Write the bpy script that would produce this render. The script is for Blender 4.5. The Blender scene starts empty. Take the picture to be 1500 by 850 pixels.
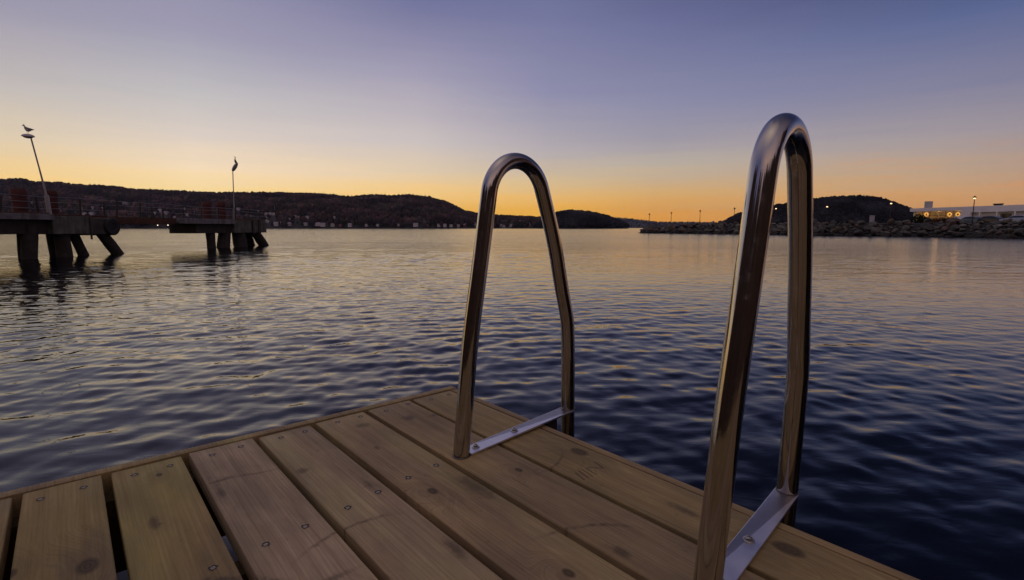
import bpy, bmesh, math, random
import numpy as np
from mathutils import Vector, Matrix
random.seed(7)
rng = np.random.default_rng(7)
C = bpy.context.scene.collection
scene = bpy.context.scene
R = math.radians

# ------------------------------------------------------------------ helpers
CAM_Z = 1.60           # camera height above the water
F, CX, CY, HOR = 757.0, 750.0, 425.0, 334.0
PITCH = math.atan((CY - HOR) / F)

def ray(px, py):
    u, v = px - CX, CY - py
    return np.array([u, F * math.cos(PITCH) + v * math.sin(PITCH), -F * math.sin(PITCH) + v * math.cos(PITCH)])

def P(px, py, Y):
    """world point seen at photo position (px, py), Y metres in front of the viewpoint"""
    d = ray(px, py)
    d = d * (Y / d[1])
    return Vector((d[0], d[1], d[2] + CAM_Z))

class MB:
    def __init__(s):
        s.v, s.f, s.m = [], [], []
    def add(s, vs, fs, mi=0):
        o = len(s.v)
        s.v += [tuple(x) for x in vs]
        s.f += [tuple(i + o for i in q) for q in fs]
        s.m += [mi] * len(fs)
        return s
    def box(s, x0, x1, y0, y1, z0, z1, mi=0, M=None):
        vs = [Vector((x, y, z)) for z in (z0, z1) for (x, y) in ((x0, y0), (x1, y0), (x1, y1), (x0, y1))]
        if M is not None: vs = [M @ q for q in vs]
        s.add(vs, [(3, 2, 1, 0), (4, 5, 6, 7), (0, 1, 5, 4), (1, 2, 6, 5), (2, 3, 7, 6), (3, 0, 4, 7)], mi)
        return s
    def bbox(s, x0, x1, y0, y1, z0, z1, b=.02, mi=0, M=None):
        """box with chamfered edges"""
        bm = bmesh.new()
        bmesh.ops.create_cube(bm, size=1)
        for q in bm.verts:
            q.co = Vector((x0 + (q.co.x + .5) * (x1 - x0), y0 + (q.co.y + .5) * (y1 - y0), z0 + (q.co.z + .5) * (z1 - z0)))
        bmesh.ops.bevel(bm, geom=list(bm.edges), offset=b, segments=2, affect='EDGES', profile=.6)
        bm.verts.index_update()
        vs = [(M @ q.co) if M is not None else q.co.copy() for q in bm.verts]
        s.add(vs, [[q.index for q in f.verts] for f in bm.faces], mi)
        bm.free()
        return s
    def tube(s, pts, rad, n=12, caps=True, mi=0):
        pts = [Vector(p) for p in pts]
        if not hasattr(rad, '__len__'): rad = [rad] * len(pts)
        T = []
        for i in range(len(pts)):
            a = pts[max(i - 1, 0)]; b = pts[min(i + 1, len(pts) - 1)]
            T.append((b - a).normalized())
        up = Vector((0, 0, 1)) if abs(T[0].z) < .9 else Vector((1, 0, 0))
        N = T[0].cross(up).normalized()
        vs = []
        for i, p in enumerate(pts):
            N = (N - T[i] * N.dot(T[i])).normalized()
            B = T[i].cross(N)
            for k in range(n):
                a = 2 * math.pi * k / n
                vs.append(p + (N * math.cos(a) + B * math.sin(a)) * rad[i])
        fs = []
        for i in range(len(pts) - 1):
            for k in range(n):
                k2 = (k + 1) % n
                fs.append((i * n + k, i * n + k2, (i + 1) * n + k2, (i + 1) * n + k))
        if caps:
            fs.append(tuple(range(n))[::-1])
            fs.append(tuple((len(pts) - 1) * n + k for k in range(n)))
        return s.add(vs, fs, mi)
    def lathe(s, prof, n=20, M=None, mi=0):
        vs, fs = [], []
        for (r, z) in prof:
            for k in range(n):
                a = 2 * math.pi * k / n
                q = Vector((r * math.cos(a), r * math.sin(a), z))
                vs.append(M @ q if M is not None else q)
        for i in range(len(prof) - 1):
            for k in range(n):
                k2 = (k + 1) % n
                fs.append((i * n + k, i * n + k2, (i + 1) * n + k2, (i + 1) * n + k))
        fs.append(tuple(range(n))[::-1])
        fs.append(tuple((len(prof) - 1) * n + k for k in range(n)))
        return s.add(vs, fs, mi)
    def prism(s, poly, y0, y1, mi=0, M=None):
        """poly in x,z extruded along y"""
        n = len(poly)
        vs = [Vector((x, y0, z)) for x, z in poly] + [Vector((x, y1, z)) for x, z in poly]
        if M is not None: vs = [M @ q for q in vs]
        fs = [tuple(range(n)), tuple(range(2 * n - 1, n - 1, -1))]
        fs += [(i, i + n, (i + 1) % n + n, (i + 1) % n) for i in range(n)]
        return s.add(vs, fs, mi)
    def build(s, name, mats, parent=None, smooth=False, angle=None):
        me = bpy.data.meshes.new(name)
        me.from_pydata(s.v, [], s.f)
        for m in (mats if isinstance(mats, (list, tuple)) else [mats]): me.materials.append(m)
        me.polygons.foreach_set('material_index', s.m)
        bm = bmesh.new(); bm.from_mesh(me)
        bmesh.ops.recalc_face_normals(bm, faces=bm.faces)
        bm.to_mesh(me); bm.free()
        if smooth:
            me.polygons.foreach_set('use_smooth', [True] * len(me.polygons))
            if angle is not None: me.set_sharp_from_angle(angle=R(angle))
        o = bpy.data.objects.new(name, me)
        C.objects.link(o)
        if parent is not None: o.parent = parent
        return o

def tag(o, label=None, cat=None, group=None, kind=None):
    if label: o['label'] = label
    if cat: o['category'] = cat
    if group: o['group'] = group
    if kind: o['kind'] = kind
    return o

def empty(name, loc=(0, 0, 0), rz=0.0):
    o = bpy.data.objects.new(name, None)
    o.empty_display_size = .2
    o.location = loc; o.rotation_euler = (0, 0, rz)
    C.objects.link(o)
    return o

def copy_tree(o, parent=None):
    c = o.copy(); C.objects.link(c)
    if parent is not None: c.parent = parent
    for ch in list(o.children): copy_tree(ch, c)
    return c

# ------------------------------------------------------------------ materials
class NT:
    def __init__(s, tree): s.t = tree
    def n(s, typ, **kw):
        nd = s.t.nodes.new(typ)
        for k, v in kw.items():
            if hasattr(nd, k): setattr(nd, k, v)
        return nd
    def l(s, a, b): s.t.links.new(a, b)
    def val(s, sock, x):
        if hasattr(x, 'is_output') or isinstance(x, bpy.types.NodeSocket): s.l(x, sock)
        else: sock.default_value = x
    def math(s, op, a, b=None, c=None, clamp=False):
        nd = s.n('ShaderNodeMath', operation=op, use_clamp=clamp)
        s.val(nd.inputs[0], a)
        if b is not None: s.val(nd.inputs[1], b)
        if c is not None: s.val(nd.inputs[2], c)
        return nd.outputs[0]
    def vmath(s, op, a, b=None, scale=None):
        nd = s.n('ShaderNodeVectorMath', operation=op)
        s.val(nd.inputs[0], a)
        if b is not None: s.val(nd.inputs[1], b)
        if scale is not None: s.val(nd.inputs['Scale'], scale)
        return nd.outputs['Value'] if op in ('LENGTH', 'DISTANCE', 'DOT_PRODUCT') else nd.outputs[0]
    def mr(s, x, a, b, c=0., d=1., smooth=False):
        nd = s.n('ShaderNodeMapRange')
        nd.interpolation_type = 'SMOOTHSTEP' if smooth else 'LINEAR'
        s.val(nd.inputs[0], x)
        for i, q in enumerate((a, b, c, d)): s.val(nd.inputs[i + 1], q)
        return nd.outputs[0]
    def mix(s, f, a, b, blend='MIX'):
        nd = s.n('ShaderNodeMix', data_type='RGBA', blend_type=blend)
        s.val(nd.inputs[0], f); s.val(nd.inputs[6], a); s.val(nd.inputs[7], b)
        return nd.outputs[2]
    def noise(s, vec, scale, detail=4, rough=.55, dist=0.):
        nd = s.n('ShaderNodeTexNoise')
        if vec is not None: s.l(vec, nd.inputs['Vector'])
        nd.inputs['Scale'].default_value = scale
        nd.inputs['Detail'].default_value = detail
        nd.inputs['Roughness'].default_value = rough
        nd.inputs['Distortion'].default_value = dist
        return nd.outputs['Fac']
    def ramp(s, f, stops, interp='LINEAR'):
        nd = s.n('ShaderNodeValToRGB')
        cr = nd.color_ramp; cr.interpolation = interp
        while len(cr.elements) < len(stops): cr.elements.new(.5)
        for e, (p, c) in zip(cr.elements, stops):
            e.position = p; e.color = (*c, 1) if len(c) == 3 else c
        s.l(f, nd.inputs[0])
        return nd.outputs[0]

def c4(c): return (*c, 1.0)
def lin(r, g, b):
    def f(x):
        x /= 255.
        return x / 12.92 if x <= .04045 else ((x + .055) / 1.055) ** 2.4
    return (f(r), f(g), f(b))

def new_mat(name):
    m = bpy.data.materials.new(name); m.use_nodes = True
    t = NT(m.node_tree)
    b = m.node_tree.nodes['Principled BSDF']
    return m, t, b

def simple(name, col, rough=.7, metal=0., var=.25, scale=4., bump=0., bscale=None, coord='Object', spec=None):
    m, t, b = new_mat(name)
    tc = t.n('ShaderNodeTexCoord').outputs[coord]
    f = t.noise(tc, scale, 5, .6)
    lo = tuple(x * (1 - var) for x in col); hi = tuple(min(1, x * (1 + var)) for x in col)
    col_ = t.ramp(f, [(.3, lo), (.7, hi)])
    t.l(col_, b.inputs['Base Color'])
    t.val(b.inputs['Roughness'], t.mr(f, .3, .7, max(.02, rough - .08), min(1, rough + .08)))
    b.inputs['Metallic'].default_value = metal
    if spec is not None: b.inputs['Specular IOR Level'].default_value = spec
    if bump:
        bn = t.n('ShaderNodeBump'); bn.inputs['Strength'].default_value = bump; bn.inputs['Distance'].default_value = .02
        t.l(t.noise(tc, bscale or scale * 4, 5, .6), bn.inputs['Height']); t.l(bn.outputs[0], b.inputs['Normal'])
    return m

def emit(name, col, strength):
    m = bpy.data.materials.new(name); m.use_nodes = True
    t = m.node_tree; t.nodes.clear()
    e = t.nodes.new('ShaderNodeEmission'); o = t.nodes.new('ShaderNodeOutputMaterial')
    e.inputs[0].default_value = c4(col); e.inputs[1].default_value = strength
    t.links.new(e.outputs[0], o.inputs[0])
    return m

# ---- decking: treated pine, coordinates are the deck's own (x across the boards, y along them)
KNOTS = [(.977, .415, .026), (1.071, .36, .016), (.057, .640, .027), (.077, 1.13, .028), (.233, .618, .012),
         (.429, .571, .016), (.404, .93, .014), (.847, .115, .011), (.676, .80, .018), (.055, 1.62, .02), (.54, 1.2, .017),
         (.25, 1.35, .02), (.88, .95, .02), (.36, 1.72, .018)]
STAINS = [(.762, .285, .010, .055), (.748, .235, .030, .010), (.690, .70, .05, .012), (.88, .33, .012, .04), (.30, .95, .016, .03), (.10, .95, .014, .05), (.42, .30, .01, .02), (.351, .608, .035, .09), (.515, .46, .018, .05), (.385, .135, .03, .022), (.257, .17, .026, .03), (.188, .20, .03, .02),
          (.503, .76, .014, .05), (.60, .30, .02, .02)]
MARKS = [(0.1455, 0.7089, 0.1543, 0.7426) , (0.1324, 0.7072, 0.1405, 0.7423) , (0.1217, 0.7078, 0.129, 0.744) , (0.1108, 0.7084, 0.116, 0.7427) , (0.1047, 0.7092, 0.0804, 0.7346) , (0.0804, 0.7346, 0.0717, 0.7012) ,]
def wood_mat(name, knots=True):
    m, t, b = new_mat(name)
    oc = t.n('ShaderNodeTexCoord').outputs['Object']
    oi = t.n('ShaderNodeObjectInfo')
    rnd = oi.outputs['Random']
    off = t.n('ShaderNodeCombineXYZ')
    t.l(t.math('MULTIPLY', rnd, 13.7), off.inputs[0]); t.l(t.math('MULTIPLY', rnd, 31.), off.inputs[1]); t.l(t.math('MULTIPLY', rnd, 7.), off.inputs[2])
    p = t.vmath('ADD', oc, off.outputs[0])
    flat = t.vmath('MULTIPLY', oc, (1., 1., 0.))
    # knots: where they are, the growth rings bend round them
    knot_mask = None; push = None; ringsrc = None
    if knots:
        for (kx, ky, kr) in KNOTS:
            d = t.vmath('LENGTH', t.vmath('MULTIPLY', t.vmath('SUBTRACT', flat, (kx, ky, 0)), (1., .62, 0)))
            mk = t.mr(d, kr * .42, kr * .72, 1., 0., True)
            pu = t.mr(d, kr * .6, kr * 4., .06, 0., True)
            knot_mask = mk if knot_mask is None else t.math('MAXIMUM', knot_mask, mk)
            push = pu if push is None else t.math('MAXIMUM', push, pu)
            ringsrc = d if ringsrc is None else t.math('MINIMUM', ringsrc, d)
    sx = t.n('ShaderNodeSeparateXYZ'); t.l(p, sx.inputs[0])
    warp = t.noise(t.vmath('MULTIPLY', p, (6., 1.1, 6.)), 1., 3, .5)
    x2 = t.math('ADD', sx.outputs[0], t.math('MULTIPLY', warp, .05))
    if push is not None: x2 = t.math('ADD', x2, push)
    band = t.math('SINE', t.math('MULTIPLY', x2, 420.))
    band2 = t.math('SINE', t.math('MULTIPLY', x2, 190.))
    rings = t.math('MULTIPLY', t.math('ADD', band, t.math('MULTIPLY', band2, .8)), .28)
    fib = t.noise(t.vmath('MULTIPLY', p, (250., 5., 250.)), 1., 5, .7)
    fib2 = t.noise(t.vmath('MULTIPLY', p, (90., 2.5, 90.)), 1., 5, .6)
    blot = t.noise(t.vmath('MULTIPLY', p, (9., 3.2, 9.)), 1., 5, .62)
    fine = t.noise(p, 650., 2, .6)
    base = oi.outputs['Color']
    dark = t.mix(1., base, (.55, .48, .42, 1), 'MULTIPLY')
    light = t.mix(1., base, (1.16, 1.13, 1.08, 1), 'MULTIPLY')
    f = t.math('ADD', t.math('MULTIPLY', rings, .16), t.math('MULTIPLY_ADD', fib, .75, t.math('MULTIPLY', fib2, .50)))
    f = t.mr(f, .34, .92, 0., 1.)
    col = t.mix(f, dark, light)
    late = t.mr(t.math('ADD', band, t.math('MULTIPLY', fib, .5)), .75, 1.3, 0., .38)      # darker latewood lines
    col = t.mix(late, col, t.mix(1., base, (.42, .33, .26, 1), 'MULTIPLY'))
    chk = t.noise(t.vmath('MULTIPLY', p, (110., 1.6, 110.)), 1., 2, .5)
    col = t.mix(t.mr(chk, .735, .755, 0., .7), col, (.03, .02, .015, 1))
    # weather and dirt
    col = t.mix(t.mr(blot, .38, .72, .52, 0.), col, (.085, .068, .058, 1))
    gr = t.noise(t.vmath('MULTIPLY', p, (5., 1.3, 5.)), 1., 3, .5)
    col = t.mix(t.mr(gr, .5, .75, 0., .45), col, t.mix(1., base, (.80, .98, .62, 1), 'MULTIPLY'))
    speck = t.mr(t.noise(t.vmath('MULTIPLY', p, (60., 40., 60.)), 1., 2, .5), .70, .78, 0., .35)
    col = t.mix(speck, col, (.05, .035, .03, 1))
    if knots:
        kring = t.math('SINE', t.math('MULTIPLY', ringsrc, 1100.))
        kcol = t.mix(t.mr(kring, -1, 1, 0, 1), (.045, .030, .018, 1), (.085, .058, .032, 1))
        halo = t.mr(push, .012, .06, 0., .28)
        col = t.mix(halo, col, (.13, .095, .05, 1))
        col = t.mix(t.math('MULTIPLY', knot_mask, .8), col, kcol)
        st = None
        wob = t.math('MULTIPLY', t.math('SUBTRACT', t.noise(oc, 28., 4, .65), .5), 1.5)
        for (x, y, rx, ry) in STAINS:
            d = t.vmath('LENGTH', t.vmath('MULTIPLY', t.vmath('SUBTRACT', flat, (x, y, 0)), (1 / rx, 1 / ry, 0)))
            q = t.mr(t.math('ADD', d, wob), .15, 1.0, .56, 0., True)
            st = q if st is None else t.math('MAXIMUM', st, q)
        col = t.mix(st, col, (.055, .038, .030, 1))
        mk_ = None
        for (ax, ay, bx, by) in MARKS:
            L = math.hypot(bx - ax, by - ay); ux, uy = (bx - ax) / L, (by - ay) / L
            rel = t.vmath('SUBTRACT', flat, (ax, ay, 0))
            al = t.math('MINIMUM', t.math('MAXIMUM', t.vmath('DOT_PRODUCT', rel, (ux, uy, 0)), 0.), L)
            near = t.n('ShaderNodeVectorMath', operation='SCALE'); near.inputs[0].default_value = (ux, uy, 0); t.l(al, near.inputs['Scale'])
            d = t.vmath('DISTANCE', rel, near.outputs[0])
            q = t.mr(d, .0008, .0026, .75, 0.)
            mk_ = q if mk_ is None else t.math('MAXIMUM', mk_, q)
        col = t.mix(mk_, col, (.05, .033, .024, 1))
        # smeared boot marks: thin arcs
        arcs = None
        for (x, y, r, w, ax, ay) in ((.615, .02, .24, .009, .72, .30), (.60, .78, .20, .008, .62, .60), (.20, .50, .16, .006, .12, .70), (.97, .80, .26, .012, .80, .62), (.40, 1.05, .22, .008, .30, .88)):
            d = t.vmath('LENGTH', t.vmath('SUBTRACT', flat, (x, y, 0)))
            ring = t.mr(t.math('ABSOLUTE', t.math('SUBTRACT', t.math('ADD', d, t.math('MULTIPLY', wob, .006)), r)), 0., w, 1., 0., True)
            loc = t.mr(t.vmath('LENGTH', t.vmath('SUBTRACT', flat, (ax, ay, 0))), .03, .13, 1., 0., True)
            q = t.math('MULTIPLY', ring, loc)
            arcs = q if arcs is None else t.math('MAXIMUM', arcs, q)
        col = t.mix(t.math('MULTIPLY', arcs, t.mr(t.noise(oc, 70., 3, .6), .35, .65, .15, .75)), col, (.06, .042, .032, 1))
    t.l(col, b.inputs['Base Color'])
    b.inputs['Specular IOR Level'].default_value = .22
    t.l(t.mr(f, 0., 1., .78, .60), b.inputs['Roughness'])
    bn = t.n('ShaderNodeBump'); bn.inputs['Strength'].default_value = .55; bn.inputs['Distance'].default_value = .0012
    h = t.math('ADD', t.math('MULTIPLY', rings, .5), t.math('ADD', fib, t.math('MULTIPLY', fine, .4)))
    t.l(h, bn.inputs['Height']); t.l(bn.outputs[0], b.inputs['Normal'])
    return m

M_wood = wood_mat('treated_pine')
M_woodplain = wood_mat('pine_trim', False)
M_woodwet = simple('dark_wet_timber', (.060, .045, .026), .9, 0, .35, 9, .4, spec=.04)

def steel_mat():
    m, t, b = new_mat('stainless_steel')
    oc = t.n('ShaderNodeTexCoord').outputs['Object']
    f = t.noise(t.vmath('MULTIPLY', oc, (260., 260., 14.)), 1., 3, .6)
    g = t.noise(oc, 7., 5, .65)
    sm = t.noise(oc, 60., 3, .6)
    t.l(t.mix(t.mr(g, .45, .75, 0., .35), (.50, .465, .43, 1), (.33, .27, .215, 1)), b.inputs['Base Color'])
    b.inputs['Metallic'].default_value = 1.
    r = t.math('ADD', t.mr(f, .35, .65, .06, .11), t.mr(sm, .52, .72, 0., .10))
    t.l(t.math('ADD', r, t.mr(g, .45, .75, 0., .13)), b.inputs['Roughness'])
    return m
M_steel = steel_mat()
M_plate = simple('satin_plate_steel', (.76, .74, .77), .40, 1., .06, 14)
M_weld = simple('dull_weld_steel', (.14, .125, .115), .45, 1., .3, 120)
M_bolt = simple('bolt_steel', (.42, .40, .39), .32, 1., .2, 90)
M_socket = simple('dark_socket', (.012, .01, .01), .6, 0, .2, 90)
M_screw = simple('screw_steel', (.40, .35, .32), .34, 1., .5, 300)
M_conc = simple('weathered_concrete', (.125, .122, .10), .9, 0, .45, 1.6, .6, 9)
M_concd = simple('dark_concrete', (.06, .052, .043), .92, 0, .5, 1.3, .6, 8)  # darker concrete for the recessed caps and the end block
M_pile = simple('old_pile_timber', (.045, .036, .03), .9, 0, .45, 3.5, .6, 9)
M_rust = simple('rusty_steel', (.085, .036, .018), .85, 0, .45, 2.6, .4)
M_drum = simple('dark_red_iron', (.075, .017, .013), .7, 0, .4, 3.0, .3)
M_deckgrey = simple('grey_walkway_beam', (.19, .185, .185), .8, 0, .3, 1.5, .3)
M_rubber = simple('black_rubber', (.016, .016, .016), .75, 0, .3, 4, .3)
M_dark = simple('dark_iron', (.035, .028, .025), .6, .3, .3, 5)
M_wire = simple('galvanised_rail', (.34, .33, .33), .5, .6, .2, 5)
M_pole = simple('galvanised_pole', (.33, .31, .29), .5, .5, .2, 3)
M_lampcover = simple('white_lamp_cover', (.55, .54, .53), .5, 0, .1, 6)
M_feather_w = simple('white_feathers', (.62, .60, .58), .8, 0, .15, 30)
M_feather_g = simple('grey_feathers', (.20, .20, .21), .8, 0, .2, 30)
M_feather_b = simple('black_feathers', (.022, .02, .022), .7, 0, .3, 30)
M_beak = simple('horn_beak', (.40, .26, .06), .5, 0, .1, 30)
M_ground = simple('quay_gravel', (.12, .11, .10), .95, 0, .4, .6, .4, 4)
M_bank = simple('bank_rubble', (.018, .017, .014), .95, 0, .5, .8, .5, 3)
M_hill = simple('forest_floor', (.030, .026, .020), .95, 0, .5, .02)
M_unseen_slope = simple('unseen_slope', (.085, .052, .030), .95, 0, .5, .12)  # brown for the unseen slope that the steel tubes reflect
M_wallw = simple('pale_render', (.80, .73, .66), .85, 0, .12, .8)
M_fascia = simple('white_cladding', (.82, .77, .72), .7, 0, .08, .5)
M_roofd = simple('dark_roof', (.06, .055, .055), .85, 0, .3, 1.)
M_winb = simple('dark_window', (.02, .02, .022), .12, 0, .1, 2)
M_frame = simple('window_frame', (.05, .045, .04), .5, 0, .2, 2)
M_inner = simple('interior_plaster', (.62, .50, .36), .85, 0, .25, .7)
M_innerd = simple('interior_furniture', (.10, .05, .03), .7, 0, .5, 2.5)
M_floor = simple('interior_floor', (.20, .12, .07), .6, 0, .2, 2)
M_cab = simple('grey_cabinet', (.36, .36, .36), .6, 0, .1, 3)
M_ring = emit('ring_lamp_glow', (1., .46, .10), 1.25)
M_bulb = emit('street_lamp_glow', (1., .66, .34), 2.4)
M_bulb2 = emit('shore_lamp_glow', (1., .82, .62), 4.)

def glass_mat():
    m = bpy.data.materials.new('window_glass'); m.use_nodes = True
    t = NT(m.node_tree); t.t.nodes.clear()
    o = t.n('ShaderNodeOutputMaterial'); mx = t.n('ShaderNodeMixShader')
    tr = t.n('ShaderNodeBsdfTransparent'); gl = t.n('ShaderNodeBsdfGlossy')
    tr.inputs[0].default_value = (.92, .93, .92, 1); gl.inputs['Roughness'].default_value = .02
    fr = t.n('ShaderNodeFresnel'); fr.inputs[0].default_value = 1.5
    t.l(fr.outputs[0], mx.inputs[0]); t.l(tr.outputs[0], mx.inputs[1]); t.l(gl.outputs[0], mx.inputs[2]); t.l(mx.outputs[0], o.inputs[0])
    return m
M_glass = glass_mat()

def streaked(m, col, amt):
    t = NT(m.node_tree); b = m.node_tree.nodes['Principled BSDF']; src = b.inputs['Base Color'].links[0].from_socket
    oc = t.n('ShaderNodeTexCoord').outputs['Object']
    a = t.noise(t.vmath('MULTIPLY', oc, (3.2, 3.2, .55)), 1., 5, .65)
    g = t.noise(oc, .9, 4, .6)
    c = t.mix(t.mr(a, .46, .66, 0., amt), src, c4(col))
    c = t.mix(t.mr(g, .55, .7, 0., .55), c, (.045, .05, .03, 1))
    t.l(c, b.inputs['Base Color'])
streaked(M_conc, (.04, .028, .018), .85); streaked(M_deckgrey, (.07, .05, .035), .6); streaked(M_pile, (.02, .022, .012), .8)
def car_paint(name, col):
    m, t, b = new_mat(name)
    b.inputs['Base Color'].default_value = c4(col); b.inputs['Roughness'].default_value = .35
    b.inputs['Coat Weight'].default_value = .6; b.inputs['Coat Roughness'].default_value = .06
    oc = t.n('ShaderNodeTexCoord').outputs['Object']
    t.l(t.mr(t.noise(oc, 3., 4, .6), .3, .7, .28, .48), b.inputs['Roughness'])
    return m

def attr_mat(name, rough=.95, attr='Col', mul=1.):
    m, t, b = new_mat(name)
    a = t.n('ShaderNodeAttribute'); a.attribute_name = attr
    t.l(a.outputs['Color'], b.inputs['Base Color'])
    b.inputs['Roughness'].default_value = rough
    b.inputs['Specular IOR Level'].default_value = .1
    return m
M_forest = attr_mat('forest_foliage')

def rock_mat():
    m, t, b = new_mat('breakwater_stone')
    oc = t.n('ShaderNodeTexCoord').outputs['Object']
    oi = t.n('ShaderNodeObjectInfo')
    f = t.noise(oc, 2.2, 6, .65)
    g = t.noise(oc, 9., 4, .6)
    col = t.mix(t.mr(f, .3, .7, 0, 1), t.mix(1., oi.outputs['Color'], (.5, .5, .5, 1), 'MULTIPLY'), t.mix(1., oi.outputs['Color'], (1.25, 1.22, 1.2, 1), 'MULTIPLY'))
    col = t.mix(t.mr(g, .55, .7, 0, .4), col, (.05, .05, .045, 1))
    # the tide line: weed and wet below about a metre
    geo = t.n('ShaderNodeNewGeometry'); sx = t.n('ShaderNodeSeparateXYZ'); t.l(geo.outputs['Position'], sx.inputs[0])
    wet = t.mr(t.math('ADD', sx.outputs[2], t.math('MULTIPLY', f, .5)), .75, 1.25, .85, 0., True)
    col = t.mix(wet, col, (.014, .013, .010, 1))
    t.l(col, b.inputs['Base Color']); b.inputs['Roughness'].default_value = .9
    bn = t.n('ShaderNodeBump'); bn.inputs['Strength'].default_value = .7; bn.inputs['Distance'].default_value = .08
    t.l(t.noise(oc, 5., 5, .65), bn.inputs['Height']); t.l(bn.outputs[0], b.inputs['Normal'])
    return m
M_rock = rock_mat()

# ------------------------------------------------------------------ sky
w = bpy.data.worlds.new('World'); scene.world = w; w.use_nodes = True
t = NT(w.node_tree); t.t.nodes.clear()
outw = t.n('ShaderNodeOutputWorld'); bg = t.n('ShaderNodeBackground')
gen = t.n('ShaderNodeTexCoord').outputs['Generated']
sx = t.n('ShaderNodeSeparateXYZ'); t.l(gen, sx.inputs[0])
el = t.math('MULTIPLY', t.math('ARCSINE', sx.outputs[2]), 180 / math.pi / 90.)      # 0 horizon .. 1 zenith
az = t.math('MULTIPLY', t.math('ARCTAN2', sx.outputs[0], sx.outputs[1]), 180 / math.pi)   # degrees, 0 = out over the fjord
# faint bands of thin cloud low in the west
cl = t.noise(t.vmath('MULTIPLY', gen, (2.2, 2.2, 34.)), 1.6, 5, .55, .4)
el = t.math('ADD', el, t.math('MULTIPLY', t.math('SUBTRACT', cl, .5), t.mr(el, 0., .16, .026, .014)))
ZEN = lin(204, 186, 176)  # zenith out of view, warmed and brightened to light the deck
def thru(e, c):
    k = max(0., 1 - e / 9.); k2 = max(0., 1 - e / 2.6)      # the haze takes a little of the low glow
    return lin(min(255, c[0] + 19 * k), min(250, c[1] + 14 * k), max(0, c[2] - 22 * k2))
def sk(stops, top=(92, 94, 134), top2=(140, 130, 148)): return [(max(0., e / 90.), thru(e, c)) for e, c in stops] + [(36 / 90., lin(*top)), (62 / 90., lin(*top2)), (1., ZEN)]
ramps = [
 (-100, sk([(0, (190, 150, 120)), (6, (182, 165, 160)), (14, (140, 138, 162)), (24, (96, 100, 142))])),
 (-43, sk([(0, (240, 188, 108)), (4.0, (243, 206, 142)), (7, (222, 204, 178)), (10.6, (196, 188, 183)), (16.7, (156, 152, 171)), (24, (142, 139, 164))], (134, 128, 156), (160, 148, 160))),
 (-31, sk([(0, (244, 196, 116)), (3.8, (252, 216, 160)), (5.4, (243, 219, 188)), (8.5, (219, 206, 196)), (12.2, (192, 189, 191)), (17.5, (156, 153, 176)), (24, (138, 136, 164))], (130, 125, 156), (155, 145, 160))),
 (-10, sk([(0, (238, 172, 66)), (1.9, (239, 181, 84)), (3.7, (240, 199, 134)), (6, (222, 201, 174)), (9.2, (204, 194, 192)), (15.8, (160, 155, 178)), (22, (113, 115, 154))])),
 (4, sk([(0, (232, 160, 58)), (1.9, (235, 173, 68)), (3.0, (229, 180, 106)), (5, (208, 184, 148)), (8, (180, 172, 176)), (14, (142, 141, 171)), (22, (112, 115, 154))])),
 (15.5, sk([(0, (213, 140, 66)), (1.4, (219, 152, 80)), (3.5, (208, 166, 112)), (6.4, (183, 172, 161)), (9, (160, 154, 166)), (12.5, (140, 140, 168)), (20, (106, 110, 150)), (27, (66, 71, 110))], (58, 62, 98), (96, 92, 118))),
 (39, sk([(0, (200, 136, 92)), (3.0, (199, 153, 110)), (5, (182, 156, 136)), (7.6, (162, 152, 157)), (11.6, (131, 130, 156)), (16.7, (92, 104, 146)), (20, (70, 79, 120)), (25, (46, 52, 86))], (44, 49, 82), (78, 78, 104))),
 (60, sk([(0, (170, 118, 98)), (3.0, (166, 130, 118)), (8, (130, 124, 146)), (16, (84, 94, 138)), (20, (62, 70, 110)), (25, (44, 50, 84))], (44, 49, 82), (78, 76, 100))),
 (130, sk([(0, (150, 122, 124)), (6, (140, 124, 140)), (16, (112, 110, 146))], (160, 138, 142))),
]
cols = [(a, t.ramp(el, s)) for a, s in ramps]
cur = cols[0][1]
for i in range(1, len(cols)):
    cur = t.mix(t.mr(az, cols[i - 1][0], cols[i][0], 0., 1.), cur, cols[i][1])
band = t.mr(t.noise(t.vmath('MULTIPLY', gen, (3., 3., 46.)), 1.9, 4, .55, .6), .50, .68, 0., .34, True)
band = t.math('MULTIPLY', band, t.mr(az, 26., 38., 0., 1.))
band = t.math('MULTIPLY', band, t.math('MULTIPLY', t.mr(el, .012, .03, 0., 1.), t.mr(el, .055, .085, 1., 0.)))
cur = t.mix(band, cur, (*lin(224, 150, 92), 1))
# behind: unseen eastern sky, warmed and brightened high up to light the deck
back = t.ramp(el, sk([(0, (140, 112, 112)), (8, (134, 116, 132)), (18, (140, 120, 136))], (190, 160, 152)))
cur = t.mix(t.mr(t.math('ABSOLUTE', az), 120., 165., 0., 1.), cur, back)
sky = t.n('ShaderNodeTexSky'); sky.sky_type = 'NISHITA'; sky.sun_disc = False
SUN_AZ = R(-22); SUN_EL = R(1.0)
sky.sun_elevation = SUN_EL; sky.sun_rotation = SUN_AZ; sky.air_density = 1.2; sky.dust_density = 1.5; sky.ozone_density = 3.
nis = t.mix(1., sky.outputs[0], (.06, .06, .06, 1), 'MULTIPLY')
cur = t.mix(.06, cur, nis)
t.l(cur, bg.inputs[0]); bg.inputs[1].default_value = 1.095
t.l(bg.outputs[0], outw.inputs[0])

sl = bpy.data.lights.new('afterglow_sun', 'SUN'); sl.energy = .03; sl.angle = R(40); sl.color = (1., .62, .30)
so = bpy.data.objects.new('afterglow_sun', sl); C.objects.link(so)
dv = Vector((math.sin(SUN_AZ) * math.cos(R(3)), math.cos(SUN_AZ) * math.cos(R(3)), math.sin(R(3))))
so.rotation_euler = dv.to_track_quat('Z', 'Y').to_euler()

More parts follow.
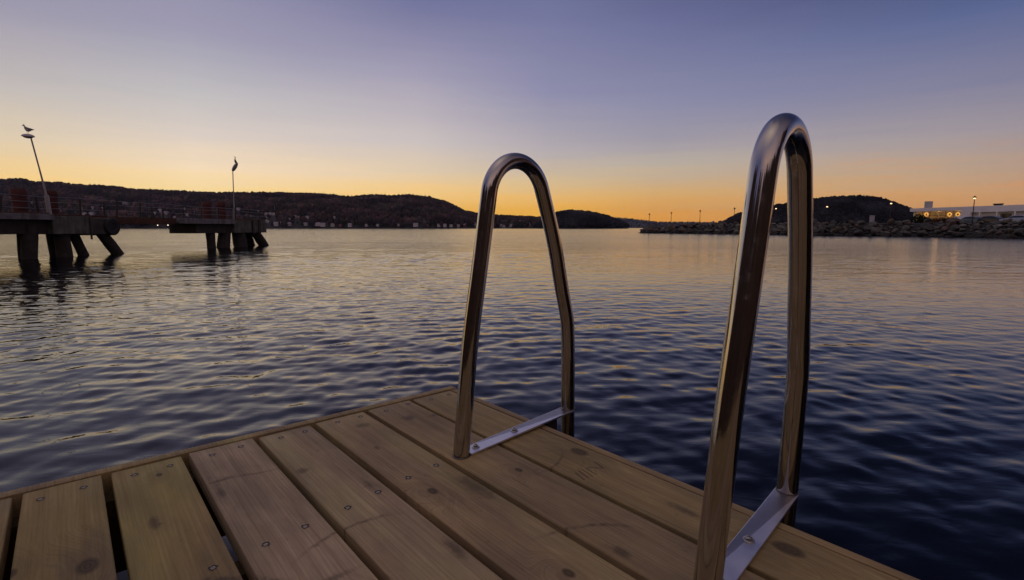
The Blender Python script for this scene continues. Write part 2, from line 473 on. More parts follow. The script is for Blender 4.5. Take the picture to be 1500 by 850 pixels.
# ------------------------------------------------------------------ water
def build_water():
    # wave set: short wind ripples from every side, mostly rolling in from the fjord
    nW = 170
    lam = np.exp(rng.uniform(np.log(.16), np.log(15.), nW))
    th = rng.normal(-math.pi / 2 + .10, .78, nW)
    k = 2 * math.pi / lam
    sl_ = np.where(lam < .34, (lam / .34) ** .5, (lam / .34) ** -.95)      # slope each wave carries
    sl_ = np.where(lam > 1.6, sl_ * .75, sl_)
    sl_ *= WAVE_SLOPE / math.sqrt(np.sum(sl_ ** 2) / 2)
    amp = sl_ / k
    ph = rng.uniform(0, 2 * math.pi, nW)
    kx, ky = k * np.cos(th), k * np.sin(th)
    rs = [.35]
    while rs[-1] < 160: rs.append(rs[-1] + max(.03, rs[-1] ** 2 / 5200.))
    while rs[-1] < 9000: rs.append(rs[-1] * 1.09)
    rs = np.array(rs)
    fine = np.arange(-60, 60.001, .16)
    a = np.radians(np.concatenate([np.arange(-180, -60, 3.), fine, np.arange(63, 180, 3.)]))
    A, RR = np.meshgrid(a, rs)
    X = RR * np.sin(A); Y = RR * np.cos(A)
    dr = np.gradient(rs)[:, None]
    Z = np.zeros_like(X)
    # patches of calmer and livelier water
    gust = .92 + .30 * np.sin(X * .21 + 1.3 * np.sin(Y * .13)) * np.sin(Y * .17 + .8) + .12 * np.sin(X * .55 - Y * .33 + 2.)
    fades = np.clip((lam[None, :] / np.gradient(rs)[:, None] - 2.6) / 2.0, 0, 1)
    keep = np.sqrt(((fades * sl_[None]) ** 2).sum(1) / 2) / WAVE_SLOPE
    gain = np.where(keep > .02, np.minimum(1 / np.maximum(keep, .02), 2.6), 0)[:, None]    # far off the swell carries the slope the ripples cannot
    gain = gain * np.clip((190 - RR) / 60, 0, 1)
    for i in range(nW):
        fade = fades[:, i:i + 1]
        if fade.max() <= 0: continue
        jit = .35 * np.sin(X * .50 + i * 1.7) + .35 * np.sin(Y * .43 + i * 2.3)
        Z += amp[i] * fade * gain * np.sin(kx[i] * X + ky[i] * Y + ph[i] + jit)
    Z *= gust * np.interp(RR, [0, 7, 12, 20, 34, 60, 110, 175], [1., .97, .68, .54, .62, .80, 1., 1.]) * np.interp(X, [-6, -1, 1.2, 4.5], [1.08, 1.06, .80, .58])     # livelier round the jetty, calmer out on the fjord
    nr, na = X.shape
    co = np.stack([X, Y, Z], -1).reshape(-1, 3).astype(np.float32)
    idx = np.arange(nr * na).reshape(nr, na)
    q = np.stack([idx[:-1, :-1], idx[1:, :-1], idx[1:, 1:], idx[:-1, 1:]], -1).reshape(-1, 4)
    q2 = np.stack([idx[:-1, -1], idx[1:, -1], idx[1:, 0], idx[:-1, 0]], -1).reshape(-1, 4)
    q = np.concatenate([q, q2])[:, ::-1]
    me = bpy.data.meshes.new('water')
    me.vertices.add(len(co)); me.vertices.foreach_set('co', co.ravel())
    me.loops.add(q.size); me.loops.foreach_set('vertex_index', q.ravel().astype(np.int32))
    me.polygons.add(len(q)); me.polygons.foreach_set('loop_start', np.arange(0, q.size, 4, dtype=np.int32))
    me.polygons.foreach_set('use_smooth', np.ones(len(q), dtype=bool))
    me.update(); me.validate()
    # how much of the ripple the mesh itself no longer carries
    at = me.attributes.new('ripple', 'FLOAT', 'POINT')
    at.data.foreach_set('value', np.clip((RR - 14) / 30., 0, 1).astype(np.float32).ravel())
    m, t, b = new_mat('fjord_water')
    b.inputs['Base Color'].default_value = (.0015, .003, .006, 1)
    b.inputs['Roughness'].default_value = .045; b.inputs['IOR'].default_value = 1.35
    oc = t.n('ShaderNodeTexCoord').outputs['Object']
    ra = t.n('ShaderNodeAttribute'); ra.attribute_name = 'ripple'
    t.l(t.math('MULTIPLY_ADD', ra.outputs['Fac'], .07, .045), b.inputs['Roughness'])
    n1 = t.noise(t.vmath('MULTIPLY', oc, (1.1, 2.2, 1.)), 1., 4, .55, .3)
    n2 = t.noise(t.vmath('MULTIPLY', oc, (.28, .62, 1.)), 1., 4, .55, .3)
    at_ = t.n('ShaderNodeAttribute'); at_.attribute_name = 'ripple'
    wind = t.noise(t.vmath('MULTIPLY', oc, (.012, .035, 1.)), 1., 3, .5)
    h = t.math('ADD', t.math('MULTIPLY', n1, .050), t.math('MULTIPLY', n2, .16))
    n3 = t.noise(t.vmath('MULTIPLY', oc, (3.6, 6.5, 1.)), 1., 3, .5, .4)
    h = t.math('ADD', h, t.math('MULTIPLY', n3, .050))
    h = t.math('MULTIPLY', h, t.mr(wind, .3, .7, .55, 1.25))
    h = t.math('MULTIPLY', h, t.math('MULTIPLY_ADD', at_.outputs['Fac'], BUMP_FAR, BUMP_NEAR))
    bn = t.n('ShaderNodeBump'); bn.inputs['Strength'].default_value = 1.; bn.inputs['Distance'].default_value = 1.
    t.l(h, bn.inputs['Height'])
    # wind-driven ripples too small to mesh lean their long faces towards the jetty
    lean = t.n('ShaderNodeCombineXYZ'); t.l(t.math('MULTIPLY', t.mr(t.vmath('LENGTH', oc), 42., 75.), -LEAN), lean.inputs[1])
    t.l(t.vmath('NORMALIZE', t.vmath('ADD', bn.outputs[0], lean.outputs[0])), b.inputs['Normal'])
    me.materials.append(m)
    o = bpy.data.objects.new('water', me); C.objects.link(o)
    tag(o, 'dark rippled fjord water mirroring the dusk sky', None, None, 'structure')
HAZE = 3.0e-5
LEAN = .022
WAVE_SLOPE, BUMP_FAR, BUMP_NEAR = .074, .20, .10
build_water()

# ------------------------------------------------------------------ jetty deck
DECK = empty('wooden_jetty', (-.21099, 1.72253, CAM_Z - .54), math.atan2(-.64604, -.7633) + R(.45))
tag(DECK, 'wooden jetty of brown planks with screw heads and a thin edge trim', 'jetty')
gaps = [.1760, .3275, .4830, .6295, .7865, .9350, 1.0770, 1.228, 1.379, 1.53, 1.681, 1.832, 1.983, 2.134, 2.285, 2.436, 2.587, 2.738, 2.889, 3.04]
half = [.0066, .0070, .0072, .0076, .0076, .0080, .0078] + [.007] * 20
cols_ = [(.55, .425, .18), (.55, .415, .205), (.56, .42, .22), (.60, .465, .27), (.63, .49, .31), (.50, .375, .15), (.47, .35, .135)]
SCREWS = [(1.042, .088), (.975, .083), (.888, .081), (.822, .08), (.737, .082), (.673, .074), (.579, .076), (.517, .075), (.425, .069), (.358, .07),
          (.281, .077), (.202, .065), (.123, .073), (.054, .069), (.743, .539), (.673, .529), (.587, .516), (.515, .499), (.438, .487), (.36, .476), (.825, .548), (.898, .552), (.965, .560), (1.04, .556)]
for i in range(len(gaps)):
    x0 = .0262 if i == 0 else gaps[i - 1] + half[i - 1]
    x1 = gaps[i] - half[i]
    if i < 14:
        SCR2 = [(x0 + .032, 1.46 + rng.normal(0, .008)), (x1 - .032, 1.46 + rng.normal(0, .008)), (x0 + .032, 2.4), (x1 - .032, 2.4), (x0 + .03, 3.3), (x1 - .03, 3.3)]
    else: SCR2 = []
    if i >= 7: SCR2 += [(x0 + .032, .08), (x1 - .032, .08), (x0 + .032, .55), (x1 - .032, .55)]
    SCREWS += SCR2
screw_mesh = None
joist_y = [.08, .52, .97, 1.46, 1.93, 2.4, 2.85, 3.3, 3.8, 4.3]
for i in range(len(gaps)):
    x0 = .0262 if i == 0 else gaps[i - 1] + half[i - 1]
    x1 = gaps[i] - half[i]
    L0, L1 = .0335 + rng.uniform(0, .003), 4.95
    zt = rng.uniform(-.0012, .0008) if i else 0.
    th_, r = .034, .003
    # rounded plank section, resampled along its length so that it can cup and bow a little
    sec = []
    for (cx_, cz_, a0) in ((x1 - r, -r, 0), (x0 + r, -r, 90)):
        for a in (0, 30, 60, 90): sec.append((cx_ + r * math.cos(R(a0 + a)), cz_ + r * math.sin(R(a0 + a))))
    sec.insert(4, ((x0 * .35 + x1 * .65), 0)); sec.insert(5, ((x0 * .65 + x1 * .35), 0))
    sec += [(x0, -th_), (x1, -th_)]
    ys = [L0, L0 + .0025] + list(np.linspace(L0 + .12, L1, 26))
    cup = rng.uniform(-.0008, .0006); ph = rng.uniform(0, 6)
    mb = MB(); vs = []; n = len(sec)
    for j, y in enumerate(ys):
        sh = .0025 if j == 0 else 0.
        for (x, z) in sec:
            u = (x - (x0 + x1) / 2) / ((x1 - x0) / 2)
            zz = z + zt + cup * (1 - u * u) * -1 + .0007 * math.sin(y * 2.3 + ph)
            if j == 0: zz -= sh if z > -.01 else 0
            vs.append((x + .0008 * math.sin(y * 1.7 + ph * 2), y, zz))
    fs = [tuple(range(n))[::-1], tuple((len(ys) - 1) * n + k for k in range(n))]
    for j in range(len(ys) - 1):
        for k in range(n):
            fs.append((j * n + k, j * n + (k + 1) % n, (j + 1) * n + (k + 1) % n, (j + 1) * n + k))
    mb.add(vs, fs)
    pl = mb.build('plank', M_wood, DECK, True, 50)
    pl.color = c4(cols_[i] if i < len(cols_) else cols_[5 + (i % 2)])
    if i in (5, 6): pl['label'] = 'greener yellowish brown plank'
    for (sx_, sy_) in SCREWS:
        if x0 < sx_ < x1 and sy_ < L1:
            if screw_mesh is None:
                s = MB()
                s.lathe([(.0038, -.006), (.0038, -.0006), (.0034, -.0002), (.0027, -.0001), (.0022, -.0005), (.0018, -.0024), (.0004, -.0028)], 16)
                jr = [1 + .18 * math.sin(k * 2.3) + .12 * math.sin(k * 5.1) for k in range(18)]
                vs_ = [(.0070 * jr[k] * math.cos(k * math.pi / 9), .0066 * jr[k] * math.sin(k * math.pi / 9), .0001) for k in range(18)] + [(.0037 * math.cos(k * math.pi / 9), .0037 * math.sin(k * math.pi / 9), -.0003) for k in range(18)]
                s.add(vs_, [(k, (k + 1) % 18, (k + 1) % 18 + 18, k + 18) for k in range(18)], 1)
                so_ = s.build('screw', [M_screw, M_socket], pl, True, 40); screw_mesh = so_.data
            else:
                so_ = bpy.data.objects.new('screw', screw_mesh); C.objects.link(so_); so_.parent = pl
            u = (sx_ - (x0 + x1) / 2) / ((x1 - x0) / 2)
            so_.location = (sx_, sy_, zt - cup * (1 - u * u) + .0007 * math.sin(sy_ * 2.3 + ph) + .0006)
            so_.rotation_euler = (rng.normal(0, .012), rng.normal(0, .012), rng.uniform(0, 6))
# trims: left (far) edge along the plank ends, right edge along the first plank
def trim(name, x0, x1, y0, y1, z0, z1, col):
    o = MB().bbox(x0, x1, y0, y1, z0, z1, .003).build(name, M_woodplain, DECK, True, 40)
    o.color = c4(col); return o
trim('end_trim', -.004, 3.03, 0., .029, -.150, .0015, (.55, .42, .19))
trim('side_trim', .0, .0215, .0300, 4.95, -.150, -.0005, (.53, .39, .18))
for y in joist_y:
    j = MB().box(.03, 3.02, y - .023, y + .023, -.20, -.0355).build('joist', M_woodwet, DECK)
MB().box(.028, .073, .2, 4.9, -.36, -.205).box(1.5, 1.56, .2, 4.9, -.36, -.205).box(2.9, 2.96, .2, 4.9, -.36, -.205).build('bearer', M_woodwet, DECK)
for (x, y) in ((.12, .45), (1.62, .45), (2.8, .45), (.12, 2.6), (1.62, 2.6), (2.8, 2.6)):
    MB().tube([(x, y, -3.), (x, y, -.37)], .09, 14).build('pile', M_woodwet, DECK, True, 40)

# ------------------------------------------------------------------ handrails
PA1, PA2, ACT, ACZ, AR, BT, BZ, ET = .0354, .0767, .2005, .6055, .0992, .3999, .2625, .4085
def smooth_path(pts, it=3):
    pts = [Vector(p) for p in pts]
    for _ in range(it):
        q = [pts[0]]
        for a, b in zip(pts[:-1], pts[1:]): q += [a * .75 + b * .25, a * .25 + b * .75]
        q.append(pts[-1]); pts = q
    return pts
def make_handrail():
    e = empty('ladder_handrail')
    arch = [(ACT + AR * math.cos(R(a)), ACZ - .002 + AR * math.sin(R(a))) for a in np.linspace(168, 20, 15)]
    raw = [(0, .004), (PA1 * .5, .14), (PA1, .28), (PA2, .48)] + arch + [(.345, .50), (.375, .375), (BT - .006, BZ + .05), (BT + .004, BZ + .01), (ET - .002, BZ - .03), (ET, BZ - .09), (ET, .10), (ET, -.02), (ET, -.5), (ET, -1.35)]
    pts = smooth_path([(x, 0, z) for x, z in raw], 2)
    MB().tube(pts, .0198, 40).build('tube', M_steel, e, True, 60)
    # weld beads where tube and plate meet
    wb = MB()
    wb.lathe([(.0205, .0003), (.0222, .0008), (.0222, .002), (.0206, .0040)], 32)
    wb.build('weld', M_weld, e, True, 60); wb = MB()
    wb.lathe([(.0206, .0), (.0212, .001), (.0212, .002), (.0206, .003)], 32, Matrix.Translation((ET, 0, .0062)))
    wb.build('weld', M_weld, e, True, 60)
    pl = MB()
    # the plate, notched round the outer tube
    n = 14; w_ = .0205
    arc = [(ET - .0212 * math.cos(a), -.0212 * math.sin(a)) for a in np.linspace(-math.pi / 2, math.pi / 2, n)]
    outl = [(.015, -w_), (ET, -w_ - .001)] + [(x, y) for x, y in arc[::-1]] [::-1] + [(ET, w_ + .001), (.015, w_)]
    vs = [(x, y, z) for z in (.0018, .0072) for x, y in outl]; m_ = len(outl)
    pl.add(vs, [tuple(range(m_))[::-1], tuple(range(m_, 2 * m_))] + [(i, (i + 1) % m_, (i + 1) % m_ + m_, i + m_) for i in range(m_)])
    plo = pl.build('base_plate', M_plate, e)
    bv = plo.modifiers.new('edge', 'BEVEL'); bv.width = .0008; bv.segments = 2
    for x in (.046, .182):
        b = MB()
        b.lathe([(.0098, .0073), (.0098, .0085), (.0090, .0090), (.0066, .0093), (.0064, .0108), (.0056, .0128), (.0034, .0136), (.0032, .0118), (.0004, .0112)], 24, Matrix.Translation((x, 0, 0)))
        bo = b.build('bolt', M_bolt, plo, True, 35)
    # short strut under the overhanging end of the plate
    MB().bbox(.30, .345, -.012, .012, -.16, .0008, .002).build('bracket', M_dark, e)
    return e
hr = make_handrail()
hr.location = (-.1209, 1.176, CAM_Z - .54); hr.rotation_euler = (.0, -.0132, .7976)
tag(hr, 'stainless steel ladder handrail at the far corner, the smaller looking of two, both bolts visible', 'handrail', 'handrails of the swimming ladder')
h2 = copy_tree(hr)
h2.location = (.2826, .6953, CAM_Z - .54); h2.scale = (1, 1, .990); h2.rotation_euler = (.024, -.0056, .8255)
tag(h2, 'stainless steel ladder handrail nearest the viewer, tallest looking, foot cut by the bottom edge', 'handrail', 'handrails of the swimming ladder')

# ------------------------------------------------------------------ terrain across the fjord
def fbm1(x, seed, octs=5, base=1.):
    r = np.random.default_rng(seed); out = np.zeros_like(x); a = 1.
    for o in range(octs):
        p = r.uniform(0, 6.28, 3); f = base * 2 ** o
        out += a * (np.sin(x * f + p[0]) + .6 * np.sin(x * f * 1.37 + p[1])); a *= .5
    return out
class Hill:
    def __init__(s, prof, Ys, Yc, Yb, drop, seed, pw=.8):
        xs = np.array([p[0] for p in prof], float); ys = np.array([p[1] for p in prof], float)
        s.xs, s.Ys, s.Yc, s.Yb, s.pw, s.seed = xs, Ys, Yc, Yb, pw, seed
        s.zc = np.array([P(x, y, Yc)[2] for x, y in prof]) - drop
    def crest(s, px): return np.interp(px, s.xs, s.zc, left=s.zc[0], right=-6)
    def z(s, px, Y):
        w_ = np.clip((Y - s.Ys) / (s.Yc - s.Ys), 0, 1)
        wb = np.clip((Y - s.Yc) / (s.Yb - s.Yc), 0, 1)
        zc = s.crest(px)
        n = fbm1(px * .021 + Y * .0043, s.seed) * fbm1(Y * .006 - px * .008, s.seed + 1, 3)
        up = np.where(w_ > 0, .03 + .97 * w_ ** s.pw, 0)
        base = np.maximum(zc, -4) * up * (1 - wb * wb) + n * np.maximum(zc, 0) * .030 * np.sin(np.pi * w_)
        return np.where(Y < s.Ys, -3 - (s.Ys - Y) * .05, base)
    def mesh(s, name, px0, px1, label):
        px = np.arange(px0, px1 + 1, 5.); Y = np.concatenate([[s.Ys - 30], np.linspace(s.Ys, s.Yc, 26), np.linspace(s.Yc, s.Yb, 8)[1:]])
        PX, YY = np.meshgrid(px, Y); Z = s.z(PX, YY); X = (PX - CX) / F * YY / math.cos(PITCH) * .9985
        n, m = PX.shape
        idx = np.arange(n * m).reshape(n, m)
        q = np.stack([idx[:-1, :-1], idx[:-1, 1:], idx[1:, 1:], idx[1:, :-1]], -1).reshape(-1, 4)
        me = bpy.data.meshes.new(name)
        me.from_pydata(np.stack([X, YY, Z], -1).reshape(-1, 3).tolist(), [], q.tolist())
        me.polygons.foreach_set('use_smooth', [True] * len(me.polygons))
        me.materials.append(M_hill)
        o = bpy.data.objects.new(name, me); C.objects.link(o)
        return tag(o, label, None, None, 'structure')
    def X(s, px, Y): return (px - CX) / F * Y / math.cos(PITCH) * .9985

def forest(hill, n, px0, px1, keep_clear, size, seed, label, pal, ymax=None):
    r = np.random.default_rng(seed)
    Y = np.sqrt(r.uniform(hill.Ys ** 2, (ymax or hill.Yc * 1.03) ** 2, n))
    px = r.uniform(px0, px1, n)
    z = hill.z(px, Y)
    ok = z > 1.0
    X = hill.X(px, Y)
    for (hx, hy, hw) in keep_clear:
        a = px - hx * 1.0
        ok &= ~((np.abs(a) < hw * (1 + .25 * np.sin(Y * .15))) & (Y > hy - 125) & (Y < hy + 10))
    X, Y, z, px = X[ok], Y[ok], z[ok], px[ok]; n = len(X)
    h = size * r.uniform(.65, 1.25, n); kind = r.uniform(0, 1, n) + .25 * np.sin(px * .05 + Y * .01) > .55
    # conifer (pointed, 7 verts) and round crowns (11 verts), built as arrays
    V, Fc, Cc = [], [], []
    off = 0
    ang = np.arange(5) * 2 * np.pi / 5
    for kd in (True, False):
        s = kind == kd; m = s.sum()
        if kd: prof = [(.30, .10), (.20, .45), (.0, 1.)]
        else: prof = [(.22, .12), (.42, .45), (.30, .80), (.0, .98)]
        rows = len(prof) - 1
        nv = rows * 5 + 1
        v = np.zeros((m, nv, 3))
        rot = r.uniform(0, 6.28, m)
        for i, (rad, hh) in enumerate(prof[:-1]):
            for k in range(5):
                jr = r.uniform(.75, 1.25, m)
                v[:, i * 5 + k, 0] = X[s] + np.cos(ang[k] + rot) * rad * h[s] * jr
                v[:, i * 5 + k, 1] = Y[s] + np.sin(ang[k] + rot) * rad * h[s] * jr
                v[:, i * 5 + k, 2] = z[s] + hh * h[s] * r.uniform(.92, 1.08, m)
        v[:, -1] = np.stack([X[s], Y[s], z[s] + prof[-1][1] * h[s]], -1)
        f = []
        for i in range(rows - 1):
            for k in range(5):
                a, b = i * 5 + k, i * 5 + (k + 1) % 5
                f += [(a, b, b + 5), (a, b + 5, a + 5)]
        for k in range(5): f.append(((rows - 1) * 5 + k, (rows - 1) * 5 + (k + 1) % 5, nv - 1))
        f = np.array(f)
        Fc.append((np.arange(m)[:, None, None] * nv + f[None] + off).reshape(-1, 3))
        V.append(v.reshape(-1, 3)); off += m * nv
        pc = np.array(pal[0] if kd else pal[1])
        ci = pc[r.integers(0, len(pc), m)] * r.uniform(.6, 1.35, (m, 1)) * np.clip(.85 + .42 * fbm1(px[s] * .045 + Y[s] * .006, seed + 40, 3) * fbm1(Y[s] * .021 - px[s] * .013, seed + 41, 2), .45, 1.9)[:, None]
        Cc.append(np.repeat(np.concatenate([ci, np.ones((m, 1))], 1), nv, 0))
    V = np.concatenate(V); T = np.concatenate(Fc); Cc = np.clip(np.concatenate(Cc), 0, 1)
    me = bpy.data.meshes.new('forest')
    me.vertices.add(len(V)); me.vertices.foreach_set('co', V.astype(np.float32).ravel())
    me.loops.add(T.size); me.loops.foreach_set('vertex_index', T.ravel().astype(np.int32))
    me.polygons.add(len(T)); me.polygons.foreach_set('loop_start', np.arange(0, T.size, 3, dtype=np.int32))
    me.update(); me.validate()
    ca = me.color_attributes.new('Col', 'FLOAT_COLOR', 'POINT')
    ca.data.foreach_set('color', Cc.astype(np.float32).ravel())
    me.materials.append(M_forest)
    o = bpy.data.objects.new('forest', me); C.objects.link(o)
    return tag(o, label, 'forest', None, 'stuff')

PAL_A = ([(.020, .026, .014), (.026, .028, .016), (.016, .022, .014)], [(.060, .036, .030), (.070, .042, .038), (.034, .030, .018), (.085, .046, .036), (.048, .032, .034)])
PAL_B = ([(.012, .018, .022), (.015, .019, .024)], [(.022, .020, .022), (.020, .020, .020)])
ridge = [(-420, 262), (-200, 258), (-60, 262), (0, 264), (50, 263), (68, 268), (100, 268), (120, 271), (150, 272), (190, 275), (200, 278), (240, 279), (280, 281), (320, 283), (360, 283), (400, 283),
         (440, 284), (480, 285), (515, 289), (545, 287), (560, 286), (575, 288), (600, 286), (630, 289), (655, 296), (680, 309), (700, 314), (720, 316), (745, 317), (780, 319), (815, 321), (860, 326), (900, 332), (915, 336)]
H1 = Hill(ridge, 1350, 2050, 2600, 9, 3)
H2 = Hill([(770, 337), (785, 330), (800, 320), (815, 312), (835, 309), (860, 311), (875, 314), (890, 318), (905, 324), (918, 330), (928, 335), (935, 338)], 1150, 1330, 1500, 8, 9, .7)
H3 = Hill([(640, 322), (760, 319), (830, 317), (895, 319), (920, 321), (945, 324), (960, 326), (1000, 326), (1040, 327), (1090, 325), (1200, 322), (1300, 324), (1400, 326), (1600, 322)], 5200, 6600, 8200, 0, 15, .8)
H4 = Hill([(1030, 334), (1050, 326), (1075, 312), (1100, 304), (1150, 295), (1195, 288), (1225, 285.5), (1255, 285), (1280, 288), (1303, 296), (1333, 307), (1360, 314), (1400, 320), (1440, 326), (1500, 331), (1560, 336)], 620, 860, 1050, 7, 21, .75)
H1.mesh('hills', -420, 915, 'long dark wooded ridge across the fjord on the left')
H2.mesh('hills', 765, 940, 'dark rounded headland right of the far handrail')
H3.mesh('hills', 640, 1600, 'distant blue ridge low on the horizon')
H4.mesh('hills', 1025, 1565, 'dark domed hill behind the rock breakwater')

HOUSES = [(408, 302.6, 1), (396, 313, 1), (402, 313, 1), (407, 313, 1), (427.6, 320.8, 1), (437, 318, 1.2), (443, 318, 1), (455, 318, 1), (396, 324, 1.2), (409.5, 328, 1.2), (428.7, 328, 1.1), (452, 328, 1),
 (470.7, 328, 2.0), (477, 333, 1.2), (490.6, 329.4, 1.2), (502, 330, .9), (516, 332.5, 1.1), (484, 318, .8), (493, 318, .8), (611, 330, 1.3), (644, 332, .9), (653, 332, 1), (662, 331.4, .8), (672.5, 331.2, .9), (681.6, 329, .8), (697.5, 327.6, 1), (700, 332, 1),
 (734, 329.5, .9), (738, 331, .9), (748, 330, 1.1), (760.5, 324.3, 1), (775.6, 324, .9), (780, 325, .9), (783, 323, .9), (776.5, 328.5, 1.2), (794, 328, 1), (793.5, 332.5, 1.3), (788, 330, .8), (722, 331.5, .8),
 (131, 304.7, 1.3), (146, 304.5, 1.7), (161, 305.7, 1.2), (168, 305.9, 1.2), (134, 313, 1.1), (144, 313, 1.0), (190.7, 297, 1.1), (196, 297.5, 1), (244, 308, 1.3), (236, 311.6, .9), (251.5, 312, 1.2), (279, 306.4, 1.3), (247, 313, 1), (283, 314.5, 1.2), (356, 306, 1),
 (395.5, 319, 1), (415, 326, .8), (112, 318, 1), (100, 309, .9), (60, 296, 1), (45, 302, .9), (118, 298, .8), (264, 318, .9), (292, 310, .8), (310, 300, .8), (372, 316, .8), (384, 309, .8), (540, 332, .8), (556, 331, .7), (586, 331.5, .8), (628, 332, .7)]
def place_on(hill, px, py):
    Ys = np.linspace(hill.Ys + 6, hill.Yc, 500)
    d = ray(px, py)
    zr = CAM_Z + d[2] / d[1] * Ys
    zt = hill.z(np.full_like(Ys, px), Ys)
    i = np.argmax(zt >= zr - 2.5)
    return Ys[i], zt[i]
M_hw = [simple('house_white', (.50, .47, .47), .85, 0, .1, .3), simple('house_cream', (.38, .33, .30), .85, 0, .1, .3), simple('house_red', (.26, .10, .08), .85, 0, .1, .3)]
M_hroof = simple('house_roof', (.30, .27, .28), .85, 0, .2, .3)  # paled towards lilac to stand in for sky light on the roofs
def house_mesh(w_, d_, h_, rf, mat):
    o = MB().box(-w_ / 2, w_ / 2, -d_ / 2, d_ / 2, -5, h_).prism([(-w_ / 2, h_), (w_ / 2, h_), (0, h_ + rf)], -d_ / 2, d_ / 2).build('house', mat)
    s = w_ / 2 + .5; k = rf / (w_ / 2)
    ro = MB()
    ro.add([(-s, -d_ / 2 - .5, h_ - .5 * k + .15), (0, -d_ / 2 - .5, h_ + rf + .15), (0, d_ / 2 + .5, h_ + rf + .15), (-s, d_ / 2 + .5, h_ - .5 * k + .15),
            (s, -d_ / 2 - .5, h_ - .5 * k + .15), (s, d_ / 2 + .5, h_ - .5 * k + .15),
            (-s, -d_ / 2 - .5, h_ - .5 * k + .5), (0, -d_ / 2 - .5, h_ + rf + .5), (0, d_ / 2 + .5, h_ + rf + .5), (-s, d_ / 2 + .5, h_ - .5 * k + .5),
            (s, -d_ / 2 - .5, h_ - .5 * k + .5), (s, d_ / 2 + .5, h_ - .5 * k + .5)],
           [(3, 2, 1, 0), (2, 5, 4, 1), (6, 7, 8, 9), (7, 10, 11, 8), (0, 1, 7, 6), (1, 4, 10, 7), (3, 9, 8, 2), (2, 8, 11, 5), (0, 6, 9, 3), (4, 5, 11, 10)])
    ro.build('roof', M_hroof, o)
    return o
hp = [house_mesh(9, 11, 5.6, 2.8, M_hw[0]), house_mesh(8, 9, 5.0, 3.4, M_hw[1]), house_mesh(8, 10, 5.2, 3.0, M_hw[0]), house_mesh(7.5, 9, 4.6, 3.0, M_hw[2])]
for o in hp: o.location = (0, -400, -60)
clear = []; used = set()
for i, (px, py, sc) in enumerate(HOUSES):
    hill = H1
    Y, z = place_on(hill, px, py + 1.0)
    k = (0, 1, 0, 2, 0, 1, 3, 2, 0)[i % 9] if sc < 1.25 else 0
    if k in used:
        o = hp[k].copy(); C.objects.link(o)
        for ch in hp[k].children:
            c = ch.copy(); C.objects.link(c); c.parent = o
    else: o = hp[k]; used.add(k)
    o.location = (hill.X(px, Y), Y, z + 1.6); o.rotation_euler = (0, 0, R(rng.choice([90, 84, 78, 96, 20, 100])) )
    o.scale = (sc * 1.0, sc * .8, .66 * (sc if sc < 1.3 else 1.15))
    low = 'at the water\'s edge' if py >= 327 else ('part way up the slope' if py >= 312 else 'high on the slope')
    reg = 'behind the near pier platform' if px < 175 else ('between the two pier platforms' if px < 295 else ('behind the far pier platform' if px < 390 else ('right of the far pier platform' if px < 520 else ('under the ridge summit' if px < 690 else 'between the far handrail legs'))))
    tint = {0: 'white', 1: 'cream', 2: 'white', 3: 'red'}[k]
    size = 'large ' if sc >= 1.6 else ''
    tag(o, f'{size}{tint} house {low} across the fjord, {reg}', 'house', 'houses on the far shore')
    clear.append((px, Y, 2.9 * sc))
forest(H1, 30000, -330, 905, clear, 14, 5, 'dark autumn forest covering the long ridge across the fjord', PAL_A)
forest(H2, 5000, 772, 932, [], 11, 6, 'dark forest on the rounded headland beyond the far handrail', PAL_B)
forest(H4, 14000, 1032, 1560, [], 6, 8, 'dark forest on the domed hill behind the breakwater', PAL_B)
forest(H3, 7000, 650, 1590, [], 14, 11, 'distant blue forest on the lowest ridge at the horizon', PAL_B)

# ------------------------------------------------------------------ pier on the left
PO = Vector((-24.4, 28.5, 0)); PU = Vector((.13, .9915, 0)).normalized(); PW = Vector((-PU.y, PU.x, 0))
PANG = math.atan2(PU.y, PU.x)
def PL(px, py, away=0.):
    """photo position on the pier's long side (shifted 'away' metres back): along-pier and height"""
    d = ray(px, py); n = Vector((-PW.x, -PW.y, 0))
    o = PO + PW * away
    k = (o.x * n.x + o.y * n.y) / (d[0] * n.x + d[1] * n.y)
    q = Vector((d[0] * k, d[1] * k, d[2] * k + CAM_Z))
    return (q - PO).dot(PU), q.z
def pier_thing(name, t0): return empty(name, PO + PU * t0, PANG)
PA = pier_thing('pier_platform', 0.)
tag(PA, 'concrete pier platform on raked piles at the left edge, nearer of two', 'pier', 'platforms of the old pier')
def pil(root, t0, pxt, pyt, pxb, pyb, wpx, away=.9, mat=M_pile):
    a = PL(pxt, pyt, away); b = PL(pxb, pyb, away)
    dx = (b[0] - a[0]) / (b[1] - a[1])
    Yd = 28.5 + a[0] if t0 == 0 else 28.5 + a[0]
    r = wpx * Yd / F / 2 * (.78 if t0 == 0 else 1.0)
    zt, zb = a[1] + .5, -2.
    pts = []
    for k in range(7):
        z = zt + (zb - zt) * k / 6
        pts.append((a[0] - t0 + dx * (z - a[1]), away, z))
    o = MB().tube(pts, [r * (1 + .05 * math.sin(k * 2.1 + pxt)) for k in range(7)], 12).build('pile', mat, root, True, 50)
    return o
